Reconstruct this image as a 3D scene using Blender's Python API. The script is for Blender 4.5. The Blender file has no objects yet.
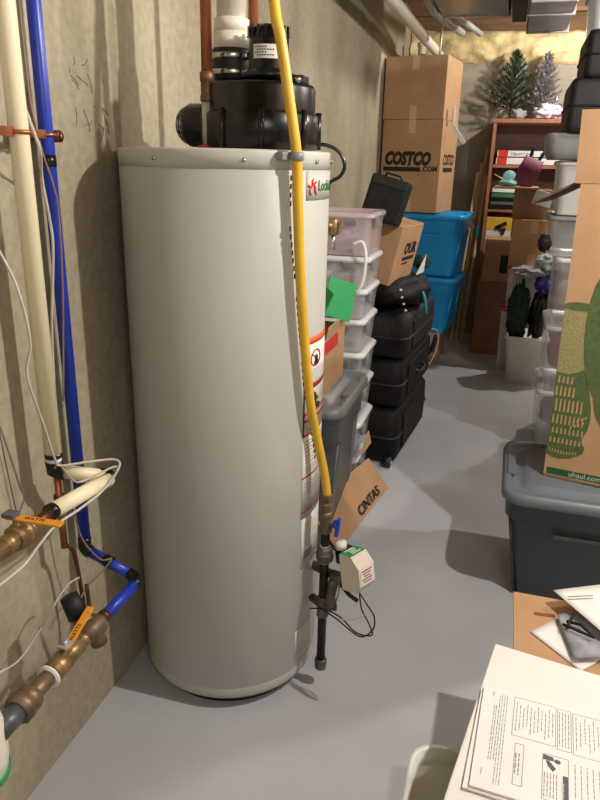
import bpy, bmesh, math, random
from math import sin, cos, pi, radians
from mathutils import Vector, Matrix, noise
S = bpy.context.scene
C = S.collection
random.seed(7)

# ------------------------------------------------------------------ camera
H = 1.477
PITCH, ROLL, YAW = radians(19.34), radians(1.32), radians(16.2)
def rz(v): return Vector((v[0]*cos(YAW)-v[1]*sin(YAW), v[0]*sin(YAW)+v[1]*cos(YAW), v[2]))
fw, up, rt = rz((0, cos(PITCH), -sin(PITCH))), rz((0, sin(PITCH), cos(PITCH))), rz((1, 0, 0))
cr = cos(ROLL)*rt+sin(ROLL)*up
cu = -sin(ROLL)*rt+cos(ROLL)*up
cd = bpy.data.cameras.new('camera'); cam = bpy.data.objects.new('camera', cd); C.objects.link(cam)
cam.matrix_world = Matrix(((cr[0], cu[0], -fw[0], 0), (cr[1], cu[1], -fw[1], 0), (cr[2], cu[2], -fw[2], H), (0, 0, 0, 1)))
cd.sensor_fit = 'HORIZONTAL'; cd.sensor_width = 36; cd.lens = 40.8; cd.clip_start = .02
S.camera = cam
# ------------------------------------------------------------------ world, lights, exposure
w = bpy.data.worlds.new('world'); S.world = w; w.use_nodes = True
w.node_tree.nodes['Background'].inputs[0].default_value = (1, .93, .84, 1)
w.node_tree.nodes['Background'].inputs[1].default_value = .15
def lamp(name, loc, power, col, r):
    l = bpy.data.lights.new(name, 'POINT'); l.energy = power; l.color = col; l.shadow_soft_size = r
    o = bpy.data.objects.new(name, l); o.location = loc; C.objects.link(o); return o
WARM = (1.0, .955, .895)
lamp('bulb_or_fill_light', (.88, 1.42, 2.34), 66, WARM, .03)
lamp('bulb_or_fill_light', (1.32, 2.85, 2.42), 40, WARM, .03)
lamp('bulb_or_fill_light', (.66, 5.25, 2.45), 42, WARM, .03)
lamp('bulb_or_fill_light', (.9, -1.0, 2.40), 32, WARM, .45)  # no bulb: soft fill added unseen behind the camera to lift the ambient light
vs = S.view_settings; vs.view_transform = 'Standard'; vs.look = 'None'; vs.exposure = 1.04; vs.gamma = 1; vs.use_curve_mapping = False

# ------------------------------------------------------------------ materials
def lin(c): return tuple((x/12.92 if x <= .04045 else ((x+.055)/1.055)**2.4) for x in [v/255 for v in c])
MC = {}
def mat(name, col, rough=.5, metal=0, var=.12, scale=12, bump=0, bscale=60, alpha=1, trans=0, col2=None, coat=0, spec=.5, stretch=None):
    if name in MC: return MC[name]
    m = bpy.data.materials.new(name); m.use_nodes = True; nt = m.node_tree; N = nt.nodes; L = nt.links
    b = N['Principled BSDF']; c = lin(col)
    b.inputs['Roughness'].default_value = rough; b.inputs['Metallic'].default_value = metal
    b.inputs['Specular IOR Level'].default_value = spec
    if coat: b.inputs['Coat Weight'].default_value = coat
    if alpha < 1: b.inputs['Alpha'].default_value = alpha
    if trans: b.inputs['Transmission Weight'].default_value = trans
    tc = N.new('ShaderNodeTexCoord'); src = tc.outputs['Object']
    if stretch:
        mp = N.new('ShaderNodeMapping'); mp.inputs['Scale'].default_value = stretch; L.new(src, mp.inputs[0]); src = mp.outputs[0]
    n = N.new('ShaderNodeTexNoise'); n.inputs['Scale'].default_value = scale; n.inputs['Detail'].default_value = 5; L.new(src, n.inputs[0])
    r = N.new('ShaderNodeValToRGB'); c2 = lin(col2) if col2 else tuple(x*(1-var*2) for x in c)
    c1 = c if col2 else tuple(min(1, x*(1+var)) for x in c)
    r.color_ramp.elements[0].position = .3; r.color_ramp.elements[1].position = .7
    r.color_ramp.elements[0].color = (*c2, 1); r.color_ramp.elements[1].color = (*c1, 1)
    L.new(n.outputs['Fac'], r.inputs[0]); L.new(r.outputs[0], b.inputs['Base Color'])
    if bump:
        n2 = N.new('ShaderNodeTexNoise'); n2.inputs['Scale'].default_value = bscale; n2.inputs['Detail'].default_value = 4; L.new(src, n2.inputs[0])
        bp = N.new('ShaderNodeBump'); bp.inputs['Strength'].default_value = bump; bp.inputs['Distance'].default_value = .01
        L.new(n2.outputs['Fac'], bp.inputs['Height']); L.new(bp.outputs[0], b.inputs['Normal'])
    MC[name] = m; return m

def concrete(name, ca, cb, seams):
    m = bpy.data.materials.new(name); m.use_nodes = True; nt = m.node_tree; N = nt.nodes; L = nt.links; b = N['Principled BSDF']
    tc = N.new('ShaderNodeTexCoord')
    def noi(s, d, st=(1, 1, 1)):
        mp = N.new('ShaderNodeMapping'); mp.inputs['Scale'].default_value = st; L.new(tc.outputs['Object'], mp.inputs[0])
        n = N.new('ShaderNodeTexNoise'); n.inputs['Scale'].default_value = s; n.inputs['Detail'].default_value = d; L.new(mp.outputs[0], n.inputs[0]); return n.outputs['Fac']
    big = noi(2.2, 6, (1, 1, .6)); fine = noi(45, 8); stre = noi(9, 4, (1, 1, .3))
    r = N.new('ShaderNodeValToRGB'); r.color_ramp.elements[0].position = .32; r.color_ramp.elements[1].position = .68
    r.color_ramp.elements[0].color = (*lin(cb), 1); r.color_ramp.elements[1].color = (*lin(ca), 1)
    a1 = N.new('ShaderNodeMix'); a1.data_type = 'FLOAT'; a1.inputs[0].default_value = .35; L.new(big, a1.inputs[2]); L.new(fine, a1.inputs[3])
    a2 = N.new('ShaderNodeMix'); a2.data_type = 'FLOAT'; a2.inputs[0].default_value = .08; L.new(a1.outputs[0], a2.inputs[2]); L.new(stre, a2.inputs[3])
    L.new(a2.outputs[0], r.inputs[0])
    # small pits (bug holes)
    v = N.new('ShaderNodeTexVoronoi'); v.inputs['Scale'].default_value = 26; L.new(tc.outputs['Object'], v.inputs['Vector'])
    pr = N.new('ShaderNodeValToRGB'); pr.color_ramp.elements[0].position = .03; pr.color_ramp.elements[1].position = .075
    pr.color_ramp.elements[0].color = (.35, .32, .27, 1); pr.color_ramp.elements[1].color = (1, 1, 1, 1); L.new(v.outputs['Distance'], pr.inputs[0])
    mx = N.new('ShaderNodeMix'); mx.data_type = 'RGBA'; mx.blend_type = 'MULTIPLY'; mx.inputs[0].default_value = .55
    L.new(r.outputs[0], mx.inputs[6]); L.new(pr.outputs[0], mx.inputs[7]); L.new(mx.outputs[2], b.inputs['Base Color'])
    b.inputs['Roughness'].default_value = .9; b.inputs['Specular IOR Level'].default_value = .25
    bp = N.new('ShaderNodeBump'); bp.inputs['Strength'].default_value = .35; bp.inputs['Distance'].default_value = .004
    L.new(fine, bp.inputs['Height']); L.new(bp.outputs[0], b.inputs['Normal'])
    return m

CONC = concrete('concrete', (182, 173, 150), (136, 126, 104), 0)
CONCB = concrete('concrete_back', (176, 168, 150), (145, 138, 120), 0)
FLOOR = mat('floor_paint', (178, 181, 187), .36, var=.05, scale=3, bump=.06, bscale=200, spec=.35)
CARD = mat('cardboard', (176, 138, 101), .85, var=.05, scale=8, bump=.05, bscale=90)
CARDL = mat('cardboard_light', (192, 152, 114), .85, var=.05, scale=8, bump=.05, bscale=90)
CARDD = mat('cardboard_brown', (140, 104, 78), .85, var=.08, scale=8)
CARDE = mat('cardboard_edge', (120, 84, 55), .9)
TAPE = mat('packing_tape', (200, 168, 132), .25, var=.03)
INK = mat('black_ink', (28, 24, 22), .7, var=.02)
GREYINK = mat('grey_ink', (90, 88, 86), .8, var=.05)
HEAT = mat('heater_enamel', (175, 175, 167), .48, var=.015, scale=3, spec=.3)
HEATL = mat('heater_lid', (184, 184, 175), .45, var=.015, spec=.35)
BLK = mat('black_plastic', (14, 14, 15), .28, var=.1, spec=.5)
BLKM = mat('black_matte', (11, 11, 12), .6, var=.15, bump=.1)
PVC = mat('white_pvc', (226, 220, 204), .3, var=.02)
INSUL = mat('cream_pipe', (236, 225, 190), .45, var=.02)
COPPER = mat('copper', (196, 124, 88), .38, .8, var=.2, scale=14, col2=(150, 88, 60))
COPD = mat('dark_copper', (105, 70, 50), .5, .8, var=.2)
SOLD = mat('solder_brown', (125, 95, 68), .5, .7, var=.25, scale=30)
GALV = mat('galvanized', (190, 193, 188), .4, .45, var=.12, scale=25)
STEEL = mat('steel', (190, 190, 188), .25, 1, var=.08)
DUCT = mat('duct_metal', (165, 168, 166), .38, .85, var=.12, scale=9, bump=.08, bscale=8)
BRASS = mat('brass', (158, 130, 88), .42, .65, var=.2, scale=20)
BRASSD = mat('tarnished_brass', (128, 108, 86), .5, .55, var=.25, scale=20)
BIRON = mat('black_iron', (44, 38, 33), .4, .6, var=.3, scale=40)
IRON = mat('grey_iron', (110, 106, 98), .45, .7, var=.2, scale=30)
YEL = mat('yellow_jacket', (216, 172, 48), .38, var=.05)
BLUEP = mat('blue_pex', (28, 56, 170), .35, var=.06)
ORANGE = mat('orange_handle', (222, 146, 40), .45, var=.05)
GRYP = mat('grey_clamp', (128, 130, 132), .45)
WIRE = mat('white_wire', (196, 188, 176), .5)
WIREB = mat('brown_wire', (140, 112, 92), .5)
TOTEG = mat('grey_tote_plastic', (84, 89, 93), .42, var=.05, bump=.05, bscale=200)
TOTEL = mat('grey_tote_lid', (112, 115, 117), .4, var=.04, bump=.05, bscale=200)
TOTED = mat('charcoal_tote_plastic', (62, 69, 72), .45, var=.05, bump=.05, bscale=200)
TOTEDL = mat('slate_tote_lid', (108, 116, 124), .38, var=.04, bump=.05, bscale=200)
TOTEB = mat('blue_tote_plastic', (24, 144, 210), .35, var=.04)
WOOD = mat('shelf_wood', (158, 104, 78), .5, var=.15, scale=6, stretch=(12, 12, 1))
WOODD = mat('shelf_back', (116, 84, 68), .6, var=.15, scale=6)
JOIST = mat('joist_wood', (120, 88, 58), .8, var=.2, scale=5, stretch=(1, 8, 8))
FOAM = mat('spray_foam', (238, 214, 158), .8, var=.15, scale=14, bump=.5, bscale=30)
CLEAR = mat('clear_plastic', (236, 238, 240), .2, var=.02, alpha=.40)
CLEARP = mat('pink_clear_plastic', (232, 212, 216), .22, var=.04, alpha=.5)
CLEARL = mat('clear_lid_plastic', (240, 241, 242), .22, var=.02, alpha=.75)
MILKY = mat('milky_plastic', (218, 224, 212), .3, var=.02, alpha=.92)
LATCH = mat('grey_latch', (128, 130, 132), .4)
PAPER = mat('white_paper', (222, 221, 217), .7, var=.015)
PAPER2 = mat('off_white_paper', (208, 206, 200), .7, var=.02)
WHT = mat('white_carton', (220, 218, 211), .6, var=.02)
PRINT = mat('grey_print', (105, 103, 101), .8, var=.02)
GREENI = mat('green_ink', (84, 104, 60), .8, var=.12, scale=60)
GREENL = mat('light_green_ink', (156, 148, 100), .8, var=.18, scale=160)
GREEND = mat('dark_green_ink', (22, 92, 44), .8, var=.05)
RED = mat('red_plastic', (176, 34, 30), .4)
REDI = mat('red_ink', (196, 44, 34), .6, var=.03)
REDD = mat('dark_red_ink', (150, 22, 24), .6, var=.03)
ORI = mat('orange_ink', (226, 92, 40), .6, var=.03)
LGREEN = mat('logo_green', (56, 110, 62), .6)
SAGE = mat('green_label', (36, 140, 82), .5)
BEIGE = mat('beige_control', (214, 206, 190), .4, var=.02)
NYLON = mat('black_nylon', (9, 9, 10), .7, var=.2, scale=30, bump=.5, bscale=40, spec=.3)
NYLONG = mat('charcoal_nylon', (24, 25, 28), .65, var=.15, scale=30, bump=.4, bscale=40, spec=.3)
TEAL = mat('teal', (24, 128, 150), .5)
TEALP = mat('pale_teal', (120, 178, 176), .5)
MAROON = mat('maroon', (112, 44, 72), .6, var=.15)
NAVY = mat('navy', (26, 28, 92), .6, var=.15)
PURPLE = mat('purple', (56, 44, 120), .6, var=.2)
GREEN = mat('green_folder', (48, 158, 92), .5, var=.04)
DGREEN = mat('dark_green_cloth', (20, 52, 44), .8, var=.3, scale=30)
NEEDLE = mat('pine_needles', (48, 78, 44), .7, var=.3, scale=30)
SILVER = mat('silver_tinsel', (196, 194, 200), .3, .7, var=.25, scale=60)
BARK = mat('bark', (84, 60, 42), .8)
LILAC = mat('pale_cloth', (208, 200, 216), .7, var=.08)
GREYC = mat('grey_cloth', (150, 152, 158), .8, var=.2, scale=20)
WHITEC = mat('white_cloth', (232, 230, 228), .8, var=.04)
PINKC = mat('dusty_pink_cloth', (186, 120, 112), .8, var=.1)
BAMBOO = mat('pale_wood', (226, 196, 154), .6, var=.2, scale=8, stretch=(1, 1, .2))
YELC = mat('yellow_card', (214, 176, 60), .6, var=.08)
RUB = mat('rubber', (22, 22, 24), .55)

# ------------------------------------------------------------------ mesh building
class MB:
    def __init__(s): s.bm = bmesh.new(); s.mi = 0
    def _add(s, verts, faces, M=None, smooth=False):
        vs_ = [s.bm.verts.new((M @ Vector(v)) if M else Vector(v)) for v in verts]
        for f in faces:
            try:
                fc = s.bm.faces.new([vs_[i] for i in f]); fc.material_index = s.mi; fc.smooth = smooth
            except ValueError: pass
        return s
    def box(s, c, d, rot=(0, 0, 0), bev=0, M=None):
        T = Matrix.Translation(c) @ Matrix.Rotation(rot[2], 4, 'Z') @ Matrix.Rotation(rot[1], 4, 'Y') @ Matrix.Rotation(rot[0], 4, 'X')
        if M: T = M @ T
        x, y, z = d[0]/2, d[1]/2, d[2]/2
        if bev > 0:
            bev = min(bev, x*.9, y*.9, z*.9)
            t = bmesh.new(); bmesh.ops.create_cube(t, size=1, matrix=Matrix.Diagonal((2*x, 2*y, 2*z, 1)))
            bmesh.ops.bevel(t, geom=t.edges[:], offset=bev, segments=2, affect='EDGES', profile=.6)
            t.verts.index_update()
            s._add([v.co.copy() for v in t.verts], [[v.index for v in f.verts] for f in t.faces], T); t.free(); return s
        return s._add([(-x, -y, -z), (x, -y, -z), (x, y, -z), (-x, y, -z), (-x, -y, z), (x, -y, z), (x, y, z), (-x, y, z)],
                      [(0, 3, 2, 1), (4, 5, 6, 7), (0, 1, 5, 4), (1, 2, 6, 5), (2, 3, 7, 6), (3, 0, 4, 7)], T)
    def loft(s, rings, cap0=True, cap1=True, smooth=True, M=None):
        n = len(rings[0]); V = [p for r in rings for p in r]; F = []
        for i in range(len(rings)-1):
            for j in range(n):
                k = (j+1) % n; F.append((i*n+j, i*n+k, (i+1)*n+k, (i+1)*n+j))
        if cap0: F.append(tuple(range(n-1, -1, -1)))
        if cap1: F.append(tuple((len(rings)-1)*n+j for j in range(n)))
        s._add(V, F, M, smooth); return s
    def lathe(s, prof, seg=32, c=(0, 0, 0), M=None, cap=True, smooth=True):
        rings = [[(c[0]+r*cos(2*pi*j/seg), c[1]+r*sin(2*pi*j/seg), c[2]+z) for j in range(seg)] for r, z in prof]
        return s.loft(rings, cap, cap, smooth, M)
    def tube(s, pts, r, seg=12, smooth_path=0, cap=True):
        P = [Vector(p) for p in pts]
        if smooth_path:
            Q = []; n = len(P)
            for i in range(n-1):
                a, b, c_, d = P[max(i-1, 0)], P[i], P[i+1], P[min(i+2, n-1)]
                for k in range(smooth_path):
                    t = k/smooth_path
                    Q.append(.5*((2*b)+(c_-a)*t+(2*a-5*b+4*c_-d)*t*t+(3*b-a-3*c_+d)*t**3))
            Q.append(P[-1]); P = Q
        R = r if isinstance(r, (list, tuple)) else [r]*len(P)
        if len(R) != len(P): R = [R[0]+(R[-1]-R[0])*i/(len(P)-1) for i in range(len(P))]
        t0 = (P[1]-P[0]).normalized(); nrm = t0.orthogonal().normalized(); rings = []
        for i, p in enumerate(P):
            t = ((P[i]-P[i-1]).normalized() if i else Vector()) + ((P[i+1]-P[i]).normalized() if i < len(P)-1 else Vector())
            t = t.normalized() if t.length > 1e-6 else t0
            nrm = (nrm-t*nrm.dot(t)); nrm = nrm.normalized() if nrm.length > 1e-6 else t.orthogonal().normalized()
            bn = t.cross(nrm); rings.append([p+(nrm*cos(2*pi*j/seg)+bn*sin(2*pi*j/seg))*R[i] for j in range(seg)])
        return s.loft(rings, cap, cap)
    def cyl(s, a, b, r, seg=20, r2=None): return s.tube([a, b], [r, r2 if r2 is not None else r], seg)
    def quad(s, pts, M=None): return s._add(pts, [tuple(range(len(pts)))], M)
    def prism(s, poly, h, M=None):
        n = len(poly); V = [(x, y, 0) for x, y in poly]+[(x, y, h) for x, y in poly]
        F = [tuple(range(n-1, -1, -1)), tuple(range(n, 2*n))]+[(i, (i+1) % n, n+(i+1) % n, n+i) for i in range(n)]
        return s._add(V, F, M)
    def blob(s, c, d, amp=.15, freq=3, sub=4, seed=0, flat=0):
        t = bmesh.new(); bmesh.ops.create_icosphere(t, subdivisions=sub, radius=1); t.verts.index_update()
        V = []
        for v in t.verts:
            p = v.co.copy(); q = p*freq+Vector((seed*7.3, seed*3.1, seed))
            k = 1+amp*(noise.noise(q)+.5*noise.noise(q*2.3)+.5*abs(noise.noise(q*1.6)))*1.4
            u = p*k; z = u.z
            if flat and z < -flat: z = -flat
            V.append((c[0]+u.x*d[0]/2, c[1]+u.y*d[1]/2, c[2]+z*d[2]/2))
        s._add(V, [[v.index for v in f.verts] for f in t.faces], None, True); t.free(); return s
    def build(s, name, m, parent=None, world=True, kind=None, label=None):
        me = bpy.data.meshes.new(name)
        bmesh.ops.recalc_face_normals(s.bm, faces=s.bm.faces[:])
        s.bm.to_mesh(me); s.bm.free()
        for x in (m if isinstance(m, (list, tuple)) else [m]): me.materials.append(x)
        o = bpy.data.objects.new(name, me); C.objects.link(o)
        if parent is not None: attach(o, parent, world)
        if kind: o['kind'] = kind
        if label: o['label'] = label
        return o
WM = {}
def world_of(o):
    if o.name in WM: return WM[o.name]
    return Matrix.Identity(4)
def attach(o, parent, world=True):
    o.parent = parent
    if world: o.data.transform(world_of(parent).inverted())
    WM[o.name] = world_of(parent).copy()
def tag(o, label, cat, group=None):
    o['label'] = label; o['category'] = cat
    if group: o['group'] = group
    return o
def thing(name, label, cat, loc=(0, 0, 0), rot=(0, 0, 0), group=None):
    o = bpy.data.objects.new(name, None); C.objects.link(o); o.location = loc; o.rotation_euler = rot; o.empty_display_size = .1
    WM[o.name] = Matrix.Translation(loc) @ Matrix.Rotation(rot[2], 4, 'Z') @ Matrix.Rotation(rot[1], 4, 'Y') @ Matrix.Rotation(rot[0], 4, 'X')
    return tag(o, label, cat, group)
def struct(o): o['kind'] = 'structure'; return o
def rrect(w_, d_, r, z, n=5, c=(0, 0)):
    r = min(r, w_/2-.001, d_/2-.001); out = []
    for qx, qy, a0 in ((1, 1, 0), (-1, 1, 90), (-1, -1, 180), (1, -1, 270)):
        for k in range(n+1):
            a = radians(a0+90*k/n); out.append((c[0]+qx*(w_/2-r)+r*cos(a), c[1]+qy*(d_/2-r)+r*sin(a), z))
    return out
def text(body, size, M, m, name, parent, ext=.0004, world=True, wrap=None, xs=1, align='LEFT', shear=0, offset=0):
    cu_ = bpy.data.curves.new('t', 'FONT'); cu_.body = body; cu_.size = size; cu_.extrude = ext; cu_.align_x = align; cu_.resolution_u = 2
    cu_.shear = shear; cu_.offset = offset
    t = bpy.data.objects.new('t', cu_); C.objects.link(t)
    dg = bpy.context.evaluated_depsgraph_get(); me = bpy.data.meshes.new_from_object(t.evaluated_get(dg))
    bpy.data.objects.remove(t); bpy.data.curves.remove(cu_)
    for v in me.vertices:
        p = v.co.copy(); p.x *= xs
        v.co = wrap(p) if wrap else (M @ p)
    me.materials.clear(); me.materials.append(m)
    o = bpy.data.objects.new(name, me); C.objects.link(o)
    attach(o, parent, world)
    return o
def wmat(origin, xd, yd):
    x = Vector(xd).normalized(); y = Vector(yd); y = (y-x*y.dot(x)).normalized(); z = x.cross(y); o = Vector(origin)
    return Matrix(((x.x, y.x, z.x, o.x), (x.y, y.y, z.y, o.y), (x.z, y.z, z.z, o.z), (0, 0, 0, 1)))

# ================================================================== structure
WX = -.959
struct(MB().box((.9, 2.4, -.05), (4.3, 8.6, .1)).build('floor', FLOOR))
struct(MB().box((WX-.1, 2.4, 1.3), (.2, 8.6, 2.6)).build('wall_left', CONC))
struct(MB().box((.9, 6.55, 1.25), (4.3, .22, 2.5)).build('wall_back', CONCB))
struct(MB().box((2.95, 2.4, 1.4), (.2, 8.6, 2.8)).build('wall_right', CONCB))
struct(MB().box((.9, -1.9, 1.4), (4.3, .2, 2.8)).build('wall_front', CONCB))
struct(MB().box((.9, 2.4, 2.87), (4.3, 8.6, .1)).build('ceiling', JOIST))
for i in range(16):
    y = -1.6+i*.52
    if y < 6.3: struct(MB().box((.95, y, 2.71), (3.82, .04, .22)).build('trim_%d' % (i+1), JOIST))
struct(MB().box((-1.0, 2.4, 2.63), (.12, 8.2, .04)).build('trim_18', JOIST))
struct(MB().box((.9, 6.5, 2.66), (4.0, .06, .32)).build('trim_17', JOIST))
# pencilled scribble on the wall
mk = MB(); rr = random.Random(3)
def stroke(y, z, dy, dz):
    mk.tube([(WX+.0008, y, z), (WX+.0008, y+dy*.5+.004, z+dz*.5), (WX+.0008, y+dy, z+dz)], .0008, 5)
for k in range(9): stroke(1.40+rr.uniform(0, .12), 1.655+rr.uniform(-.02, .02), rr.uniform(-.02, .03), rr.uniform(-.05, .02))
for k in range(10): stroke(1.43+rr.uniform(0, .14), 1.57+rr.uniform(-.03, .02), rr.uniform(-.03, .03), rr.uniform(-.05, .01))
o = mk.build('pencil_marks', mat('pencil', (112, 104, 90), .9)); tag(o, 'faint pencil scribble written on concrete wall above the blue pipe', 'writing')
# spray foam along the top of the back wall
m = MB(); nx, nz = 90, 16; V = []; F = []
for i in range(nx):
    for j in range(nz):
        x = -.95+i*3.75/(nx-1); t = j/(nz-1); z = 2.29+t*.24-(x+.95)*.02
        bul = .07*sin(pi*min(1, max(0, t)))**.5 if 0 < j < nz-1 else 0
        q = Vector((x*9, z*11, 0)); V.append((x, 6.44-bul*(1+1.3*noise.noise(q))-.02*abs(noise.noise(q*3)), z+.012*noise.noise(q*1.7)))
for i in range(nx-1):
    for j in range(nz-1): a = i*nz+j; F.append((a, a+1, a+nz+1, a+nz))
m._add(V, F, None, True); o = m.build('foam_insulation', FOAM); tag(o, 'bumpy yellow spray foam along top of the far wall', 'insulation')

# ================================================================== ceiling services
def duct(name, label, x0, x1, y0, y1, z0, z1, m_, seams=True):
    t = thing(name, label, 'duct', ((x0+x1)/2, (y0+y1)/2, z0))
    MB().box(((x0+x1)/2, (y0+y1)/2, (z0+z1)/2), (x1-x0, y1-y0, z1-z0), bev=.006).build('duct_body', m_, t)
    if seams:
        for y in (y0+.3, y1-.02): MB().box(((x0+x1)/2, y, (z0+z1)/2), (x1-x0+.02, .025, z1-z0+.02)).build('joint_flange', STEEL, t)
    return t
duct('air_duct', 'wide silver sheet metal duct under the ceiling above the cartons', -.54, -.14, 3.6, 4.87, 2.35, 2.56, DUCT)
duct('air_duct', 'smaller silver metal duct box at ceiling, right of the black duct', -.02, .22, 4.3, 5.18, 2.30, 2.56, DUCT)
duct('air_duct', 'black duct between the two silver ducts under the ceiling', -.12, -.035, 4.0, 5.0, 2.33, 2.56, BLKM, False)
o = MB().tube([(-.75, 3.0, 2.29), (-.713, 4.0, 2.283), (-.66, 5.6, 2.27), (-.64, 6.43, 2.265)], .034, 16).build('drain_pipe', PVC)
o = o; tag(o, 'grey white plastic pipe sloping from ceiling down behind the top carton', 'pipe')
t = thing('conduit_pipe', 'silver conduit pipe pair sloping under the ceiling left of the wide duct', 'pipe', (-.6, 4.5, 2.4))
MB().tube([(-.70, 3.9, 2.54), (-.58, 4.75, 2.36), (-.45, 5.3, 2.33)], .026, 14).build('pipe_run', GALV, t)
MB().tube([(-.63, 3.9, 2.56), (-.52, 4.75, 2.39), (-.34, 5.5, 2.35)], .02, 14).build('pipe_run', GALV, t)
o = MB().tube([(-.62, 5.6, 2.15), (-.62, 5.6, 2.5)], .008, 8).build('hanger_rod', GALV); tag(o, 'thin metal rod hanging from ceiling above the top carton', 'rod')
t = thing('standpipe', 'white plastic standpipe with a cap showing behind the top carton', 'pipe', (-.8, 5.95, 0))
MB().cyl((-.80, 5.95, 0), (-.80, 5.95, 2.34), .03).build('pipe', PVC, t); MB().cyl((-.80, 5.95, 2.34), (-.80, 5.95, 2.37), .038).build('cap', PVC, t)
o = MB().box((.11, 5.0, 2.42), (.05, 1.1, .012), rot=(.12, .9, .15)).build('foil_strip', STEEL); tag(o, 'crumpled foil strip hanging at edge of the small silver duct', 'foil')

# ================================================================== water heater
HX, HY, HR = -.689, 1.663, .259
heater = thing('water_heater', 'tall pale grey cylindrical gas water heater standing beside the concrete wall', 'water heater', (HX, HY, 0))
MB().lathe([(HR-.006, .037), (HR-.001, .045), (HR, .052), (HR, .070), (HR-.0015, .073), (HR-.0015, .076), (HR, .079), (HR, 1.458), (HR-.003, 1.461), (HR-.1, 1.461)], 96, (HX, HY, 0)).build('jacket', HEAT, heater)
MB().lathe([(HR-.02, 1.4575), (HR+.0008, 1.4585), (HR+.0010, 1.494), (HR-.001, 1.4985), (HR-.02, 1.5), (.02, 1.503)], 96, (HX, HY, 0)).build('top_lid', HEATL, heater)
MB().lathe([(HR-.04, 0.0), (HR-.033, .002), (HR-.033, .0368), (HR-.06, .0369)], 64, (HX, HY, 0)).build('base_ring', BLKM, heater)
def hp(az, z, r=HR): a = radians(az); return Vector((HX+r*cos(a), HY+r*sin(a), z))
for az in (-104, -59, -15, 12):
    MB().tube([hp(az, 1.477, HR), hp(az, 1.477, HR+.005)], .0045, 10).build('screw', STEEL, heater)
def patch(a0, a1, z0, z1, m_, name='sticker', parent=heater, r=HR+.0012, skew=0):
    b = MB(); n = 12; V = []; F = []
    for rr_ in (HR+.0002, r):
        for i in range(n+1):
            a = a0+(a1-a0)*i/n
            V += [hp(a, z0, rr_), hp(a, z1, rr_)]
    k = 2*(n+1)
    for i in range(n):
        q = 2*i; F += [(k+q, k+q+2, k+q+3, k+q+1), (q, q+2, k+q+2, k+q), (q+1, k+q+1, k+q+3, q+3)]
    F += [(0, k, k+1, 1), (2*n, 2*n+1, k+2*n+1, k+2*n)]
    b._add(V, F, None, True); return b.build(name, m_, parent)
def wrapf(a0, z0, r=HR+.0022): return lambda p: hp(a0+math.degrees(p.x/HR), z0+p.y, r+p.z)
st = patch(-23, 24, 1.392, 1.456, HEATL, 'logo_sticker'); st['label'] = 'pale maker logo sticker'
text('Lochinvar', .034, None, LGREEN, 'printed_text', st, wrap=wrapf(-12.5, 1.413), xs=.92, ext=.0003, offset=.0006)
# the little red running figure, built as strokes
lg = MB()
def seg(pts, r): lg.tube([hp(-18.5+a*.9, 1.418+z, HR+.0018) for a, z in pts], r, 6)
seg([(-4, .006), (-1, .004), (1.5, .010)], .003); seg([(1.5, .010), (3.5, .002), (3.0, -.010)], .003)
seg([(-1, .004), (-2.5, -.006), (-1, -.014)], .0028); seg([(1.5, .010), (4.5, .014)], .0024); seg([(-.5, .014), (1.5, .022)], .002); seg([(.5, .008), (.2, .016)], .0026)
seg([(2, .004), (4.5, -.014)], .0026)
lg.build('logo_mark', REDI, st)
ws = patch(-21, 30, .800, 1.062, PAPER2, 'warning_sticker')
for z0, z1, mm in ((1.045, 1.062, ORI), (.925, .940, REDD), (.858, .866, REDI), (.838, .846, REDD), (.800, .806, REDI)):
    patch(-21, 30, z0, z1, mm, 'printed_band', ws, HR+.0016)
patch(-21, -20, .8, 1.06, INK, 'printed_band', ws, HR+.0016)
ic = MB()   # prohibition circle and figure
ring = [hp(-9+math.degrees(.021*cos(2*pi*i/24)/HR)*1.25, 1.005+.021*sin(2*pi*i/24), HR+.002) for i in range(25)]
ic.tube(ring, .0016, 6); ic.tube([hp(-14, 1.018, HR+.002), hp(-4, .992, HR+.002)], .0016, 6); ic.build('prohibition_symbol', REDD, ws)
ic = MB(); ic.tube([hp(-9, .993, HR+.002), hp(-9, 1.012, HR+.002)], .005, 8); ic.tube([hp(-11, .992, HR+.002), hp(-7, .992, HR+.002)], .004, 8)
ic.build('printed_figure', INK, ws); ic = MB()
for a, z in ((-11, .905), (-8, .893), (-9, .878), (-5, .872), (-12, .872)): ic.tube([hp(a-1.5, z, HR+.002), hp(a+1.5, z+.003, HR+.002)], .006, 8)
ic.build('printed_figure', INK, ws)
tx = MB()
def tline(parent_mb, a0, a1, z):
    a = a0; r_ = random.Random(int(z*1e4))
    while a < a1:
        b = min(a1, a+r_.uniform(1.5, 4)); parent_mb._add([hp(a, z-.001, HR+.0017), hp(b, z-.001, HR+.0017), hp(b, z+.001, HR+.0017), hp(a, z+.001, HR+.0017)], [(0, 1, 2, 3)]); a = b+.7
for k in range(7): tline(tx, -18, 26, .975-k*.0062)
for k in range(5): tline(tx, -2, 26, .915-k*.0075)
tx.build('printed_text', PRINT, ws)
w2 = patch(-21, 26, .560, .796, PAPER2, 'instruction_sticker')
tx = MB()
for z0 in (.785, .775, .765, .755, .742, .732, .722, .708, .70, .692, .66, .65, .64, .63, .60, .59): tline(tx, -18, 24, z0)
tx.build('printed_text', PRINT, w2)
for z0 in (.678, .575): patch(-21, 26, z0, z0+.005, REDD, 'printed_band', w2, HR+.0018)
w3 = patch(-20, 10, .40, .555, PAPER2, 'rating_sticker')
tx = MB()
for k in range(9): tline(tx, -17, -6+(k % 3)*3, .54-k*.009)
for k in range(16): a = -17+k*.7; tx._add([hp(a, .425, HR+.0017), hp(a+.35, .425, HR+.0017), hp(a+.35, .45, HR+.0017), hp(a, .45, HR+.0017)], [(0, 1, 2, 3)])
tx.build('printed_text', PRINT, w3)
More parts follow.
